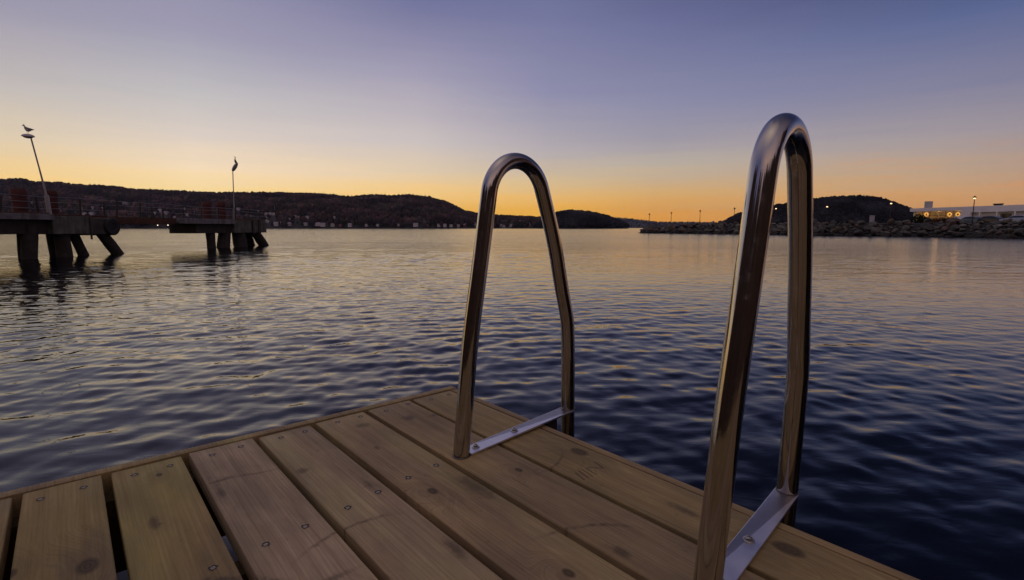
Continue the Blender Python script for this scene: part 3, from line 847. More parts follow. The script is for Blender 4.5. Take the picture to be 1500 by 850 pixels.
# --- near platform
t77 = PL(77, 325)[0]; t135 = PL(135, 325)[0]; t163 = PL(163, 333)[0]
MB().bbox(t77, t135, 0, 2.6, 1.26, 2.24, .03).build('concrete_cap', M_conc, PA)
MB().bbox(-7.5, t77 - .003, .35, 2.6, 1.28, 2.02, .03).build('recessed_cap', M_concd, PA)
MB().bbox(-7.5, t77 - .006, -.12, 2.5, 2.023, 2.33, .02).build('walkway_beam', M_deckgrey, PA)
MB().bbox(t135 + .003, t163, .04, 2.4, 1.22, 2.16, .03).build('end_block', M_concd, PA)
MB().bbox(t77 + .1, t163 - .2, .05, .35, 2.243, 2.33, .02).build('kerb_beam', M_rust, PA)
MB().bbox(-7.4, t77 - .1, .0, .25, 2.333, 2.40, .02).build('kerb_beam', M_rust, PA)
fd = MB(); fr_ = .52; zc = PL(163, 333)[1]
fd.lathe([(.20, -.06), (.24, -.11), (fr_ - .06, -.12), (fr_, -.05), (fr_, 2.3), (fr_ - .05, 2.36), (.2, 2.36)], 26, Matrix.Translation((t163 + .05, 0, zc + .03)) @ Matrix.Rotation(R(-90), 4, 'X'))
fd.build('drum_fender', M_rubber, PA, True, 40)
st = MB(); tt = PL(133, 340)[0]
st.bbox(tt - .05, tt + .05, -.05, .0, .95, 2.2, .01); st.build('fender_chain', M_dark, PA)
pil(PA, 0, 43, 344, 43, 382, 25, .5, M_pile)
pil(PA, 0, 29, 344, 31, 372, 10, 2.0)
pil(PA, 0, 74, 344, 80, 378, 14, 1.9)
pil(PA, 0, 90, 344, 96, 383, 25, .5)
pil(PA, 0, 108, 344, 123, 375, 17, .9)
pil(PA, 0, 148, 341, 175, 375, 19, .5)
# railing
RA = pier_thing('pier_railing', 0.)
tag(RA, 'thin wire railing with dark posts along the nearer pier platform', 'railing')
def post(root, t0, pxb, pyb, pxt, pyt, w_=.06, away=.12):
    a = PL(pxb, pyb, away); b = PL(pxt, pyt, away)
    MB().tube([(a[0] - t0, away, a[1] - .05), (b[0] - t0, away, b[1])], w_, 8).build('railing_post', M_dark, root)
for (x0, y0, x1, y1) in ((0, 317, 1, 287), (58, 317, 52, 289), (118, 318, 117, 292), (153, 318, 152, 296), (171, 318, 171, 293)):
    post(RA, 0, x0, y0, x1, y1)
def wires(root, t0, ta, tb, zs, away=.12, r=.012, mat=M_wire):
    for z in zs:
        pts = [(ta + (tb - ta) * k / 10 - t0, away, z + .02 * math.sin(k * 1.9)) for k in range(11)]
        MB().tube(pts, r, 6).build('rail_wire', mat, root)
wires(RA, 0, -7.4, PL(171, 318)[0], (2.62, 2.95, 3.24))
# --- bridge
t178 = PL(178, 320)[0] - .3; t246 = PL(246, 323)[0]; t343 = PL(343, 323)[0]; t293 = PL(293, 323)[0]; t390 = PL(390, 330)[0]
BR = pier_thing('footbridge', 5.)
tag(BR, 'rusty brown steel footbridge joining the two pier platforms', 'footbridge')
MB().bbox(t178 - 5., t246 + .8 - 5., .1, 1.9, 1.84, 2.22, .02).build('girder', M_rust, BR)
MB().bbox(t178 - 5. + .05, t246 + .8 - 5., .25, 1.75, 2.223, 2.28, .01).build('walkway', M_rust, BR)
for (x0, y0, x1, y1) in ((205, 319, 205, 297), (239, 319.5, 238, 305), (222, 319, 222, 302)): post(BR, 5., x0, y0, x1, y1, .05)
wires(BR, 5., t178, t246 + .7, (2.62, 2.95, 3.2), .12, .012)
# --- far platform
t0B = (t293 + t390) / 2
PB = pier_thing('pier_platform', t0B)
tag(PB, 'concrete pier platform on dark leaning piles, farther of two, right end of the old pier', 'pier', 'platforms of the old pier')
MB().bbox(t343 - t0B, t390 - t0B, 0, 2.6, 1.19, 2.22, .03).build('concrete_cap', M_conc, PB)
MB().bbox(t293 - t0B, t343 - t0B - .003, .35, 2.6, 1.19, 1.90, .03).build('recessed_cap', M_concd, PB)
MB().bbox(t246 + .85 - t0B, t343 - t0B - .006, -.12, 2.5, 1.903, 2.28, .02).build('walkway_beam', M_deckgrey, PB)
MB().bbox(t343 - t0B + .1, t390 - t0B - .1, .05, .35, 2.223, 2.31, .02).build('kerb_beam', M_rust, PB)
for px in (370, 379):
    q = PL(px, 330)[0] - t0B
    MB().bbox(q - .12, q + .12, -.10, -.003, 1.1, 2.25, .01).build('fender_post', M_dark, PB)
for (a, b, c, d, wp, aw) in ((308, 341, 310, 364, 12, .7), (329, 341, 327, 364, 17, .7), (349, 341, 353, 364, 18, .5), (361, 341, 367, 362, 13, 1.6), (374, 341, 388, 362, 13, .5)):
    pil(PB, t0B, a, b, c, d, wp, aw)
RB = pier_thing('pier_railing', t0B)
tag(RB, 'thin wire railing with dark posts along the farther pier platform', 'railing')
for (x0, y0, x1, y1) in ((269, 319, 268, 307), (295, 320, 295, 306), (365, 322, 365, 305), (381, 323, 380, 309), (320, 321, 320, 305), (345, 321, 345, 305)): post(RB, t0B, x0, y0, x1, y1, .05)
wires(RB, t0B, t246 + .8, t390, (2.6, 2.92, 3.15), .12, .014)
# --- red bollards
def bollard(px, pyb, pyt, wpx, label, away=1.1):
    a = PL(px, pyb, away); b = PL(px, pyt, away)
    Yd = 28.5 + a[0]; r = wpx * Yd / F / 2; h = b[1] - 2.2
    e = empty('mooring_bollard', PO + PU * a[0] + PW * away + Vector((0, 0, 2.2)), PANG)
    tag(e, label, 'bollard', 'red mooring bollards on the pier')
    o = MB().lathe([(r * 1.05, 0), (r * 1.05, .08), (r * .9, .1), (r * .9, h * .74)], 18).build('drum', M_drum, e, True, 35)
    MB().lathe([(r * .9, h * .743), (r * 1.02, h * .78), (r * 1.02, h * .93), (r * .9, h)], 18).build('cap', M_drum, e, True, 35)
    for k in (.25, .5): MB().lathe([(r * .905, h * k), (r * .96, h * k + .01), (r * .96, h * k + .05), (r * .905, h * k + .06)], 18).build('hoop', M_rust, e, True, 35)
bollard(31, 314, 277, 20, 'dark red bollard left of the tilted pier lamp, nearest and largest')
bollard(79, 315, 280, 15, 'dark red bollard just right of the tilted pier lamp foot')
bollard(304, 320, 296, 13, 'dark red bollard on the farther platform, left one of its pair')
bollard(325, 320, 296, 13, 'dark red bollard on the farther platform, right one of its pair, by the lamp')
# --- pier lamps
def pier_lamp(pts, head, label):
    base = pts[0]
    e = empty('pier_lamp', base); tag(e, label, 'lamp post', 'lamp posts on the pier')
    l = [Vector(p) - Vector(base) for p in pts]
    MB().tube(l[:2], .10, 12).build('base_sleeve', M_wire, e, True, 40)
    MB().tube([l[1] - (l[1] - l[0]).normalized() * .05] + l[2:], [.052] + [.036] * (len(l) - 2), 10).build('pole', M_pole, e, True, 40)
    hl = Vector(head[0]) - Vector(base)
    hm = Matrix.Translation(hl) @ Matrix.Rotation(head[1], 4, 'Y')
    r = head[2]
    MB().lathe([(.02, .09), (r * .5, .085), (r * .85, .045), (r, 0.), (r * .96, -.03), (r * .75, -.035)], 20, hm @ Matrix.Diagonal((1., .6, 1.2, 1.))).build('lamp_cover', M_lampcover, e, True, 40)
    MB().lathe([(r * .74, -.036), (r * .62, -.075), (.05, -.10)], 20, hm @ Matrix.Diagonal((1., .6, 1.2, 1.))).build('lens', M_cab, e, True, 40)
    return e
def PT(px, py, away=.4):
    a = PL(px, py, away); return PO + PU * a[0] + PW * away + Vector((0, 0, a[1]))
b0 = PT(73, 314); b0.z = 2.2
YA = b0.y
pA = [b0, P(68, 286, YA), P(57, 245, YA), P(45, 201, YA)]
pier_lamp([tuple(p) for p in pA], (tuple(P(41, 199.5, YA) + Vector((0, 0, 0))), R(4), .33), 'pier lamp post leaning left with a gull on its saucer head')
b1 = PT(343, 320); b1.z = 2.2; YB = b1.y
pB = [b1, P(343, 306, YB), P(342, 280, YB), P(341, 252, YB)]
pier_lamp([tuple(p) for p in pB], (tuple(P(344, 245, YB)), R(-58), .42), 'upright pier lamp post with a tipped head and dark bird, farther platform')

# --- birds
def loft(mb, secs, n=12, mi=0):
    """secs: (centre, half width, half height) rings standing across x"""
    vs, fs = [], []
    for (c, a, b) in secs:
        for k in range(n):
            q = 2 * math.pi * k / n
            vs.append((c[0], c[1] + a * math.cos(q), c[2] + b * math.sin(q)))
    for i in range(len(secs) - 1):
        for k in range(n):
            k2 = (k + 1) % n
            fs.append((i * n + k, i * n + k2, (i + 1) * n + k2, (i + 1) * n + k))
    fs.append(tuple(range(n))[::-1]); fs.append(tuple((len(secs) - 1) * n + k for k in range(n)))
    return mb.add(vs, fs, mi)
def gull(loc, rz, label):
    e = empty('gull', loc, rz); e.scale = (1.15, 1.3, 1.65); tag(e, label, 'bird')
    b = loft(MB(), [((-.23, 0, .15), .012, .008), ((-.16, 0, .155), .03, .02), ((-.10, 0, .16), .055, .042), ((-.02, 0, .165), .072, .066), ((.06, 0, .185), .070, .072), ((.115, 0, .225), .052, .055), ((.14, 0, .265), .038, .038), ((.155, 0, .295), .034, .034), ((.18, 0, .305), .032, .032), ((.205, 0, .302), .020, .020), ((.215, 0, .30), .008, .009)])
    o = b.build('body', M_feather_w, e, True)
    for s in (-1, 1):
        w_ = MB(); prof = [(.07, .215), (.03, .235), (-.08, .215), (-.20, .185), (-.30, .165), (-.22, .155), (-.08, .150), (.03, .165)]
        vs = [(x, s * (.070 - max(0, -x) * .13), z) for x, z in prof] + [(x, s * (.052 - max(0, -x) * .13), z) for x, z in prof]; m = len(prof)
        w_.add(vs, [tuple(range(m)), tuple(range(2 * m - 1, m - 1, -1))] + [(i, (i + 1) % m, (i + 1) % m + m, i + m) for i in range(m)])
        w_.build('wing', M_feather_g, e)
        MB().tube([(.01, s * .03, .11), (.015, s * .03, .0)], .006, 6).tube([(.0, s * .03, .003), (.05, s * .035, .003)], .006, 6).build('leg', M_beak, e)
    MB().tube([(.205, 0, .302), (.245, 0, .293), (.262, 0, .283)], [.011, .008, .003], 8).build('beak', M_beak, e)
gull(P(41, 198.2, YA) - Vector((0, 0, .0)) + Vector((.02, 0, .01)), R(178), 'pale gull with grey wings perched on the leaning pier lamp')
def cormorant(loc, rz, label):
    e = empty('cormorant', loc, rz); tag(e, label, 'bird')
    spine = [(-.17, .02, .012), (-.12, .10, .03), (-.07, .18, .062), (-.01, .28, .085), (.03, .38, .078), (.05, .46, .052), (.045, .53, .034), (.025, .59, .028), (.01, .645, .027), (.03, .685, .034), (.075, .70, .026), (.10, .702, .012)]
    o = MB().tube([(x, 0, z) for x, z, r in spine], [r for x, z, r in spine], 12).build('body', M_feather_b, e, True)
    MB().tube([(.09, 0, .702), (.15, 0, .715), (.175, 0, .705)], [.012, .008, .003], 8).build('beak', M_beak, e)
    for s in (-1, 1):
        MB().tube([(.03, s * .075, .40), (-.03, s * .088, .28), (-.10, s * .06, .14), (-.14, s * .03, .06)], [.02, .034, .026, .006], 8).build('wing', M_feather_b, e, True)
        MB().tube([(-.02, s * .04, .20), (-.01, s * .045, .02), (.05, s * .05, .01)], [.02, .012, .014], 6).build('leg', M_dark, e, True)
cormorant(P(345.5, 242.5, YB) + Vector((0, 0, -.02)), R(165), 'dark upright cormorant perched on the farther pier lamp')
# --- two lights on the far shore
for i, (px, lab) in enumerate(((231, 'tiny bright shore lamp under the footbridge, left one of two'), (246, 'tiny bright shore lamp under the footbridge, right one of two'))):
    Y = 1340.
    q = P(px, 330.2, Y); e = empty('shore_lamp', (q.x, q.y, -1.)); tag(e, lab, 'lamp', 'lamps on the far shore')
    MB().tube([(0, 0, 0), (0, 0, q.z + .9)], .25, 6).build('pole', M_dark, e)
    MB().lathe([(.3, q.z + .5), (.95, q.z + .9), (.95, q.z + 1.7), (.3, q.z + 2.2)], 10).build('bulb', M_bulb2, e, True)

# ------------------------------------------------------------------ breakwater, quay and building on the right
QZ = 2.42
shore_px = [(935, 161), (960, 158), (1000, 152), (1050, 143), (1100, 134), (1190, 112), (1260, 106), (1330, 100), (1420, 90), (1500, 81), (1600, 73), (1720, 66), (1850, 60)]
SH = [Vector(((x - CX) / F * Y * .993, Y, 0)) for x, Y in shore_px]
segl = [0.]
for a, b in zip(SH[:-1], SH[1:]): segl.append(segl[-1] + (b - a).length)
def along(s):
    s = min(max(s, 0), segl[-1])
    for i in range(len(segl) - 1):
        if s <= segl[i + 1]:
            k = (s - segl[i]) / (segl[i + 1] - segl[i]); p = SH[i].lerp(SH[i + 1], k)
            d = (SH[i + 1] - SH[i]).normalized(); return p, Vector((-d.y, d.x, 0)), d      # landward normal
def crest_h(s): return min(2.75, 1.2 + s * .14) if s < 12 else 2.75
n_s = 90
rows = [(-2.5, -1.2), (0, .0), (2.2, 1.5), (4.4, 1.)]
mb = MB(); vs = []
for i in range(n_s + 1):
    s = segl[-1] * i / n_s; p, nn, d = along(s); h = crest_h(s)
    for (o_, z) in ((-2.5, -1.6), (0, -.35), (4.6, h - .35), (9., h - .15)):
        q = p + nn * o_; vs.append((q.x, q.y, z))
fs = []
for i in range(n_s):
    for k in range(3): fs.append((i * 4 + k, (i + 1) * 4 + k, (i + 1) * 4 + k + 1, i * 4 + k + 1))
mb.add(vs, fs)
tag(mb.build('embankment', M_bank, None, True), 'dark sloping bank under the breakwater rocks', None, None, 'structure')
land = [SH[i] + along(segl[i])[1] * 8.5 for i in range(len(SH))]
top = [(q.x, q.y) for q in land] + [(320, 60), (320, 330), (118, 330), (66, 210), (44, 175)]
m_ = len(top)
mb = MB(); mb.add([(x, y, QZ) for x, y in top] + [(x, y, -1.) for x, y in top], [tuple(range(m_)), tuple(range(2 * m_ - 1, m_ - 1, -1))] + [(i, (i + 1) % m_, (i + 1) % m_ + m_, i + m_) for i in range(m_)])
tag(mb.build('quay', M_ground), 'flat gravel quay behind the rock breakwater', None, None, 'structure')

# boulders
def rock_mesh(seed):
    r = np.random.default_rng(seed)
    bm = bmesh.new(); bmesh.ops.create_icosphere(bm, subdivisions=3, radius=.5)
    planes = [(Vector(r.normal(0, 1, 3)).normalized(), r.uniform(.26, .42)) for _ in range(11)]
    sc = Vector((r.uniform(.95, 1.3), r.uniform(.8, 1.05), r.uniform(.6, .85)))
    for v in bm.verts:
        c = v.co.copy()
        for nrm, dd in planes:
            k = c.dot(nrm) - dd
            if k > 0: c -= nrm * k * .93
        c += v.co.normalized() * (.025 * math.sin(v.co.x * 19 + seed) * math.sin(v.co.y * 17 + seed * 2) * math.sin(v.co.z * 21))
        v.co = Vector((c.x * sc.x, c.y * sc.y, c.z * sc.z))
    me = bpy.data.meshes.new('boulder'); bm.to_mesh(me); bm.free()
    me.polygons.foreach_set('use_smooth', [True] * len(me.polygons)); me.set_sharp_from_angle(angle=R(28))
    me.materials.append(M_rock)
    return me
RM = [rock_mesh(100 + i) for i in range(10)]
tones = [('dark grey', (.06, .06, .052)), ('brown', (.10, .08, .055)), ('pale grey', (.20, .19, .165)), ('reddish', (.12, .08, .062)), ('grey', (.115, .112, .095))]
spots = []
s = 0.
while s < segl[-1] - 1:
    p, nn, d = along(s)
    h = crest_h(s)
    for rw in range(6):
        o_ = -.35 + rw * .95 + rng.normal(0, .18); k = rng.uniform(.85, 1.0)
        z = np.interp(o_, (0, 4.6, 9), (-.35, h - .35, h - .15)) if o_ > 0 else -.35 + o_ * .5
        sz = rng.choice([.5, .75, 1.0, 1.35, 1.8], p=[.2, .3, .27, .16, .07]) * (1.25 if rw < 2 else 1.15)
        q = p + nn * o_ + d * rng.uniform(-.5, .5)
        spots.append((s, rw, (q.x, q.y, z + .26 * sz), sz, q.length))
    s += .86
# one rock more on the bare tip
spots.sort(key=lambda a: -a[3] / a[4])
def in_frame(q): return -.02 < (CX + F * q[0] / q[1]) / 1500 < 1.03
vis = [a for a in spots if in_frame(a[2])]
ind, rest = vis[:300], vis[300:] + [a for a in spots if not in_frame(a[2]) and a[2][0] / a[2][1] < 1.6]
for (s, rw, q, sz, dist) in ind:
    o = bpy.data.objects.new('boulder', RM[rng.integers(0, 10)]); C.objects.link(o)
    o.location = q; o.scale = (sz, sz, sz * rng.uniform(.85, 1.1)); o.rotation_euler = (rng.normal(0, .3), rng.normal(0, .3), rng.uniform(0, 6.28))
    ti = rng.choice(5, p=[.3, .2, .12, .13, .25]); o.color = c4(tones[ti][1])
    px = CX + F * q[0] / q[1]
    sec = 'below the white building' if px > 1335 else ('below the domed hill' if px > 1192 else ('between the near handrail legs' if px > 1100 else 'left of the near handrail'))
    row = ('at the waterline', 'in the second course', 'half way up', 'in the fourth course', 'near the top', 'along the top')[rw]
    tag(o, f'{tones[ti][0]} boulder {row} of the breakwater, {sec}', 'boulder', 'boulders of the breakwater')
if rest:
    mb = MB()
    for (s, rw, q, sz, dist) in rest:
        me = RM[rng.integers(0, 10)]
        M = Matrix.Translation(q) @ Matrix.Rotation(rng.uniform(0, 6.28), 4, 'Z') @ Matrix.Rotation(rng.normal(0, .3), 4, 'X') @ Matrix.Diagonal((sz, sz, sz, 1))
        mb.add([M @ v.co for v in me.vertices], [tuple(p.vertices) for p in me.polygons])
    o = mb.build('rubble', M_rock, None, True, 28); o.color = (.12, .11, .10, 1)
    tag(o, 'smaller far rocks filling out the breakwater', 'rocks', None, 'stuff')

# --- white waterfront building
G0 = P(1336, 325, 124); G1 = P(1500, 325, 103)
gd = Vector((G1.x - G0.x, G1.y - G0.y, 0)).normalized()
BL = empty('waterfront_building', (G0.x, G0.y, QZ + .01), math.atan2(gd.y, gd.x))
tag(BL, 'long low white building with lit corner windows above the breakwater', 'building')
def BX(px, py=320., dep=0.):
    """position along the facade for a photo column"""
    d = ray(px, py); n = Vector((-gd.y, gd.x, 0))
    k = (G0.x * n.x + G0.y * n.y + dep) / (d[0] * n.x + d[1] * n.y)
    return (Vector((d[0] * k, d[1] * k, 0)) - Vector((G0.x, G0.y, 0))).dot(gd), CAM_Z + d[2] * k - QZ - .01
xr = BX(1408)[0]; xe = BX(1500)[0]; xE = xe + 34
ztL = BX(1340, 305.5)[1]; zgl = BX(1400, 308.6)[1]; ztR = ztL; zfR = BX(1440, 311.)[1]
DEP = 14.
# left glazed restaurant
MB().box(0, xr - .02, .6, DEP, 0.002, .12).build('floor_slab', M_floor, BL)
MB().box(.3, xr - .3, 7.0, 7.2, .125, zgl - .02).box(.1, .3, .62, DEP, .125, zgl - .02).build('inner_wall', M_inner, BL)
MB().bbox(-.5, xr - .01, -.35, DEP + .3, zgl, ztL, .05).build('roof_fascia', M_fascia, BL)
MB().box(.06, .25, .15, .45, 0., zgl - .004).build('corner_post', M_fascia, BL)
gx = np.linspace(.3, xr - .2, 7)
for a, b in zip(gx[:-1], gx[1:]):
    wn = MB().box(a, a + .07, .28, .36, .13, zgl - .006).box(a + .075, b, .29, .35, .13, .22).box(a + .075, b, .29, .35, 1.95, 2.02).build('window', M_frame, BL)
    MB().box(a + .075, b - .01, .31, .32, .225, 1.945).box(a + .075, b - .01, .31, .32, 2.025, zgl - .008).build('pane', M_glass, wn)
MB().box(.9, xr - 1., 6.2, 6.9, .125, 1.15).box(2., 5, 5.5, 6., 1.2, 1.25).build('bar_counter', M_innerd, BL)
# right section
MB().box(xr, xE, .75, DEP, 0.002, zfR + .002).build('wall', M_wallw, BL)
MB().bbox(xr, xE, -.355, DEP + .3, zfR + .005, ztR, .05).build('roof_parapet', M_fascia, BL)
MB().box(xr + .02, xr + 2.0, -.4, .74, .0, zfR).build('entrance_wall', M_wallw, BL)
for k in range(1, 14):
    x = xr + 2.2 + k * 4.6
    if x > xE - 3: break
    if k % 2: wn = MB().box(x, x + 1.9, .69, .745, .9, zfR - .35).build('window', M_frame, BL); MB().box(x + .08, x + 1.82, (.66), .685, .98, zfR - .43).build('pane', M_winb, wn)
    else: MB().box(x, x + 1.3, .69, .745, .02, zfR - .3).build('door', M_roofd, BL)
for k in range(0, 12):
    x = xr + 3.6 + k * 3.1
    if x < xE: MB().box(x, x + .22, -.45, -.2, .0, zfR).build('column', M_fascia, BL)
# plant room and roof vent
xa, xb = BX(1354, 300, 2.)[0], BX(1366.5, 300, 3.2)[0]
MB().bbox(xa, xb, 2., 3.2, ztL + .004, BX(1360, 295, 2.)[1], .04).build('roof_cabin', M_cab, BL)
xv = BX(1461, 299, 2.5)[0]
vb = MB().add([(xv - .5, 2.5, ztR + .02), (xv + .5, 2.5, ztR + .02), (xv + .5, 3.1, ztR + .02), (xv - .5, 3.1, ztR + .02), (xv - .8, 2.35, ztR + .5), (xv + .8, 2.35, ztR + .5), (xv + .8, 3.25, ztR + .5), (xv - .8, 3.25, ztR + .5)],
  [(3, 2, 1, 0), (4, 5, 6, 7), (0, 1, 5, 4), (1, 2, 6, 5), (2, 3, 7, 6), (3, 0, 4, 7)])
vb.build('roof_vent', M_dark, BL)
# ring lamps behind the glass
for (px, lab) in ((1357, 'glowing ring pendant at the left end of the lit windows'), (1391, 'glowing ring pendant in the lit windows, middle of three'), (1403, 'glowing ring pendant at the right end of the lit windows')):
    x, z = BX(px, 314.3, .8)
    loc = BL.matrix_basis @ Vector((x, .8, z))
    e = empty('ring_lamp', loc, math.atan2(gd.y, gd.x)); tag(e, lab, 'lamp', 'ring lamps behind the lit windows')
    pts = [(.36 * math.cos(a), 0, .36 * math.sin(a)) for a in np.linspace(0, 2 * math.pi, 25)]
    MB().tube(pts, .115, 8, False).build('ring', M_ring, e, True)
    MB().tube([(0, 0, .42), (0, 0, max(.6, zgl - z - .01))], .015, 6).build('cord', M_dark, e)
for fx in (.3, .72):
    pl_ = bpy.data.lights.new('restaurant_light', 'POINT'); pl_.energy = 48; pl_.color = (1., .52, .20); pl_.shadow_soft_size = .4
    lo = bpy.data.objects.new('restaurant_light', pl_); C.objects.link(lo); lo.location = BL.matrix_basis @ Vector((xr * fx, 3.6, zgl - .5))

# shrubs
def shrub_mesh(seed, pal):
    r = np.random.default_rng(seed); mb = MB(); cc = []
    for k in range(420):
        d = r.normal(0, 1, 3); d /= np.linalg.norm(d); rad = r.uniform(.35, 1.) ** .6
        c = Vector((d[0] * rad * .95, d[1] * rad * .8, .75 + d[2] * rad * .75 + .12 * math.sin(d[0] * 5 + seed)))
        a = Vector(r.normal(0, 1, 3)).normalized() * .13; b = Vector(r.normal(0, 1, 3)).normalized() * .10
        mb.add([c - a, c + b, c + a, c - b], [(0, 1, 2, 3)])
        cc += [pal[r.integers(0, len(pal))]] * 4
    o = mb.build('foliage', M_forest)
    ca = o.data.color_attributes.new('Col', 'FLOAT_COLOR', 'POINT')
    ca.data.foreach_set('color', np.array([(*c, 1) for c in cc], np.float32).ravel())
    return o
def shrub(px, Y, sc, src, label, first):
    g = P(px, 326, Y)
    e = empty('shrub', (g.x, g.y, QZ), rng.uniform(0, 6)); e.scale = (sc, sc, sc * .95)
    tag(e, label, 'shrub', 'shrubs in front of the building')
    o = src if first else src.copy()
    if not first: C.objects.link(o)
    o.parent = e
    st = MB()
    for k in range(5):
        a = k * 1.26; st.tube([(0, 0, -.05), (.3 * math.cos(a), .3 * math.sin(a), .55), (.55 * math.cos(a + .3), .5 * math.sin(a + .3), 1.05)], [.05, .03, .012], 6)
    st.build('stem', M_pile, e)
sgreen = shrub_mesh(1, [(.02, .03, .015), (.03, .04, .02), (.015, .02, .012)])
sred = shrub_mesh(2, [(.09, .03, .02), (.07, .04, .025), (.05, .035, .02), (.11, .045, .03)])
for i, (px, Y, sc, sg, lab) in enumerate(((1343, 117, 1.5, 0, 'dark green shrub at the left corner of the lit windows'), (1351, 116, 1.35, 0, 'dark green shrub second from the left corner of the lit windows'),
    (1361, 116, .9, 1, 'reddish shrub below the left ring lamp'), (1370, 115, .9, 1, 'reddish shrub under the lit windows, second of its row'), (1379, 114, 1.0, 1, 'reddish shrub under the lit windows, third of its row'),
    (1388, 113, .95, 1, 'reddish shrub below the middle ring lamp'), (1439, 99, .8, 1, 'low reddish shrub between the teal and black cars'), (1325, 112, .8, 0, 'low dark shrub left of the building on the bank top'))):
    shrub(px, Y, sc, (sgreen, sred)[sg], lab, i in (0, 2))

# --- vehicles
def car(name, loc, rz, body, roof, paint, label, L=4.4, W=1.78, van=False):
    e = empty(name, loc, rz); tag(e, label, 'van' if van else 'car', 'vehicles parked on the quay')
    def sect(poly, w0, w1, zsplit=None):
        mb = MB(); n = len(poly); vs = []
        for s in (-1, 1):
            for (x, z) in poly:
                k = 0 if zsplit is None else max(0, min(1, (z - zsplit) / .55))
                vs.append((x, s * (w0 + (w1 - w0) * k) / 2, z))
        mb.add(vs, [tuple(range(n))[::-1], tuple(range(n, 2 * n))] + [(i, (i + 1) % n, (i + 1) % n + n, i + n) for i in range(n)])
        return mb
    b = sect(body, W, W * .98).build('body', paint, e)
    bv = b.modifiers.new('edge', 'BEVEL'); bv.width = .07; bv.segments = 3; bv.limit_method = 'ANGLE'; bv.angle_limit = R(25)
    g = sect(roof, W * .93, W * .72, roof[0][1]).build('cabin', paint, e)
    bv = g.modifiers.new('edge', 'BEVEL'); bv.width = .05; bv.segments = 2; bv.limit_method = 'ANGLE'; bv.angle_limit = R(25)
    # glass: slightly proud inset of the cabin sides and screens
    cx_ = sum(p[0] for p in roof) / len(roof); zc_ = sum(p[1] for p in roof) / len(roof)
    ins = [(cx_ + (x - cx_) * .86, zc_ + (z - zc_) * .70) for x, z in roof]
    ends = [(cx_ + (x - cx_) * 1.012, zc_ + (z - zc_) * .70) for x, z in roof]
    if van:
        fx = max(p[0] for p in roof); ins = [(max(x, fx - 1.25), z) for x, z in ins]
    sect(ins, W * .93 + .012, W * .72 + .016 + (.07 if False else .0) + .012, roof[0][1]).build('side_glass', M_winb, e)
    if not van: sect(ends, W * .80, W * .62, roof[0][1]).build('windscreen', M_winb, e)
    for x in (-L * .30, L * .31):
        for s in (-1, 1):
            wl = MB().lathe([(.10, -.10), (.27, -.11), (.325, -.08), (.33, .08), (.27, .11), (.10, .10)], 18, Matrix.Translation((x, s * (W / 2 - .08), .33)) @ Matrix.Rotation(R(90), 4, 'X')).build('wheel', M_rubber, e, True, 35)
            MB().lathe([(.02, -.02), (.19, -.015), (.20, .015), (.02, .02)], 14, Matrix.Translation((x, s * (W / 2 + .035), .33)) @ Matrix.Rotation(R(90), 4, 'X')).build('rim', M_wire, wl, True, 35)
    fx = max(p[0] for p in body); rx = min(p[0] for p in body)
    for s in (-1, 1):
        MB().bbox(fx - .12, fx + .01, s * W * .36 - .16, s * W * .36 + .16, .62, .74, .02).build('headlight', M_lampcover, e)
        MB().bbox(rx - .01, rx + .12, s * W * .40 - .10, s * W * .40 + .10, .72, .90, .02).build('tail_light', M_drum, e)
    e.scale = (.95, .95, .90)
    return e
hatch_b = [(-2.15, .25), (2.1, .25), (2.2, .45), (2.15, .70), (1.2, .92), (-1.9, .98), (-2.2, .85), (-2.22, .45)]
hatch_r = [(-1.95, .95), (1.15, .90), (.45, 1.38), (-.2, 1.46), (-1.3, 1.42)]
van_b = [(-2.4, .25), (2.3, .25), (2.4, .5), (2.35, .85), (1.75, 1.05), (-2.4, 1.05)]
van_r = [(-2.4, 1.04), (1.75, 1.03), (1.15, 1.80), (.7, 1.95), (-2.35, 1.98)]
cang = math.atan2(gd.y, gd.x)
def cl_(px, Y): q = P(px, 326, Y); return (q.x, q.y, QZ + .004)
car('parked_van', cl_(1407, 107.), cang + math.pi, van_b, van_r, car_paint('van_white', (.62, .60, .62)), 'small white van parked at the right end of the lit windows', 4.8, 1.9, True).scale = (.72, .8, .80)
car('parked_car', cl_(1427, 98.5), cang, hatch_b, hatch_r, car_paint('car_teal', (.06, .10, .13)), 'dark teal car parked behind the lit street lamp post')
car('parked_car', cl_(1455, 94.5), cang + .1, hatch_b, hatch_r, car_paint('car_black', (.012, .012, .014)), 'black car parked between the teal and pale blue cars')
car('parked_car', cl_(1489, 89.5), cang + math.pi, hatch_b, hatch_r, car_paint('car_blue', (.30, .34, .46)), 'pale blue car parked nearest the right picture edge')

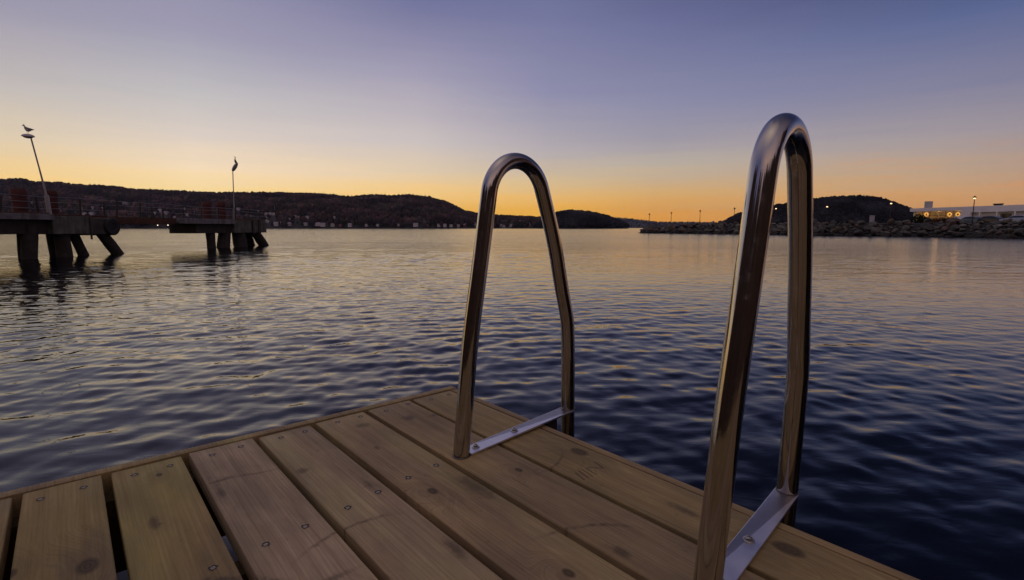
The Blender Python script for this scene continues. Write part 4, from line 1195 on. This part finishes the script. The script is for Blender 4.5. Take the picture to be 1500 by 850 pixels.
# --- street lamps
def street_lamp(px, Y, pytop, lit, label):
    g = P(px, 326, Y); top_ = P(px, pytop, Y).z
    e = empty('street_lamp', (g.x, g.y, QZ - .03), math.atan2(-g.y, -g.x)); tag(e, label, 'street lamp', 'street lamps along the breakwater')
    h = top_ - QZ + .03
    MB().lathe([(.14, 0), (.14, .25), (.10, .35)], 12).tube([(0, 0, .3), (0, 0, h)], [.085, .055], 10).build('pole', M_dark, e, True, 40)
    hd = MB().lathe([(.05, h + .02), (.10, h + .05), (.30, h - .22), (.32, h - .27), (.05, h - .24)], 14, Matrix.Translation((.22, 0, -.05)))
    hd.tube([(0, 0, h - .05), (.10, 0, h + .10), (.22, 0, h + .06)], .03, 6); hd.build('lamp_hood', M_dark, e, True, 40)
    if lit: MB().lathe([(.05, h - .52), (.14, h - .49), (.19, h - .42), (.15, h - .33), (.05, h - .32)], 12, Matrix.Translation((.22, 0, 0))).build('bulb', M_bulb, e, True)
    else: MB().lathe([(.05, h - .50), (.18, h - .45), (.20, h - .34)], 12, Matrix.Translation((.22, 0, 0))).build('bulb', M_lampcover, e, True)
for (px, Y, py, lit, lab) in ((951, 164, 313, 0, 'unlit street lamp nearest the tip of the breakwater'), (983, 160, 311, 0, 'unlit street lamp second from the tip of the breakwater'), (1025, 153, 308, 0, 'unlit street lamp third from the breakwater tip, against orange sky'),
    (1075, 146, 304.5, 0, 'unlit street lamp just left of the near handrail'), (1135.5, 134, 303.5, 1, 'lit street lamp seen between the near handrail legs'), (1210, 120, 300.5, 1, 'lit street lamp in front of the dark domed hill'),
    (1303, 112, 295.5, 1, 'lit street lamp on the right flank of the domed hill'), (1424, 96, 287.5, 1, 'lit street lamp standing in front of the white building')):
    street_lamp(px, Y, py, lit, lab)
# --- cabinet
q = P(1277, 326, 112)
e = empty('utility_cabinet', (q.x, q.y, QZ), .3); tag(e, 'small grey utility cabinet standing alone on the breakwater top', 'cabinet')
MB().bbox(-.42, .42, -.25, .25, .08, 1.75, .02).build('body', M_cab, e)
MB().bbox(-.47, .47, -.30, .30, 1.753, 1.84, .02).build('lid', M_cab, e)
MB().box(-.38, .38, -.262, -.252, .14, 1.68).build('door', M_cab, e)

# ------------------------------------------------------------------ unseen slope added behind the viewpoint, shaped to darken the handrail reflections
mb = MB(); vs = []; nx, ny = 60, 14
for j in range(ny):
    for i in range(nx):
        a = R(70 + 220 * i / (nx - 1)); rr = 15 + j * 4
        x, y = rr * math.sin(a), rr * math.cos(a)
        h = 1.0 + min(1, j / 3) * (15 + 2 * math.sin(i * .5) + 2 * math.sin(i * 1.3 + j)) if j else -1.5
        vs.append((x, y - 3, h))
fs = [(j * nx + i, j * nx + i + 1, (j + 1) * nx + i + 1, (j + 1) * nx + i) for j in range(ny - 1) for i in range(nx - 1)]
mb.add(vs, fs); tag(mb.build('terrain', M_unseen_slope, None, True), 'unseen dark slope added behind the viewpoint for the handrails to reflect', None, None, 'structure')

# ------------------------------------------------------------------ evening air
hz = MB().box(-13000, 13000, -300, 9200, -4., 330.)
hm = bpy.data.materials.new('evening_haze'); hm.use_nodes = True
ht = hm.node_tree; ht.nodes.clear(); ho = ht.nodes.new('ShaderNodeOutputMaterial'); hv = ht.nodes.new('ShaderNodeVolumePrincipled')
hv.inputs['Color'].default_value = (.62, .68, .92, 1); hv.inputs['Density'].default_value = HAZE; hv.inputs['Anisotropy'].default_value = .2
ht.links.new(hv.outputs[0], ho.inputs['Volume'])
hzo = hz.build('haze', hm); tag(hzo, 'thin blue evening haze over the fjord', 'haze', None, 'stuff')

# ------------------------------------------------------------------ camera and view
cam = bpy.data.cameras.new('camera'); co = bpy.data.objects.new('camera', cam); C.objects.link(co)
cam.sensor_fit = 'HORIZONTAL'; cam.sensor_width = 36.; cam.lens = 36. * F / 1500.
co.location = (0, 0, CAM_Z); co.rotation_euler = (R(90) - PITCH, 0, 0)
cam.clip_start = .02; cam.clip_end = 20000
scene.camera = co
scene.view_settings.view_transform = 'Standard'; scene.view_settings.look = 'None'
scene.view_settings.exposure = 0.; scene.view_settings.gamma = 1.
scene.view_settings.use_curve_mapping = False
scene.cycles.use_denoising = True
scene.cycles.max_bounces = 6
scene.cycles.sample_clamp_indirect = 4.
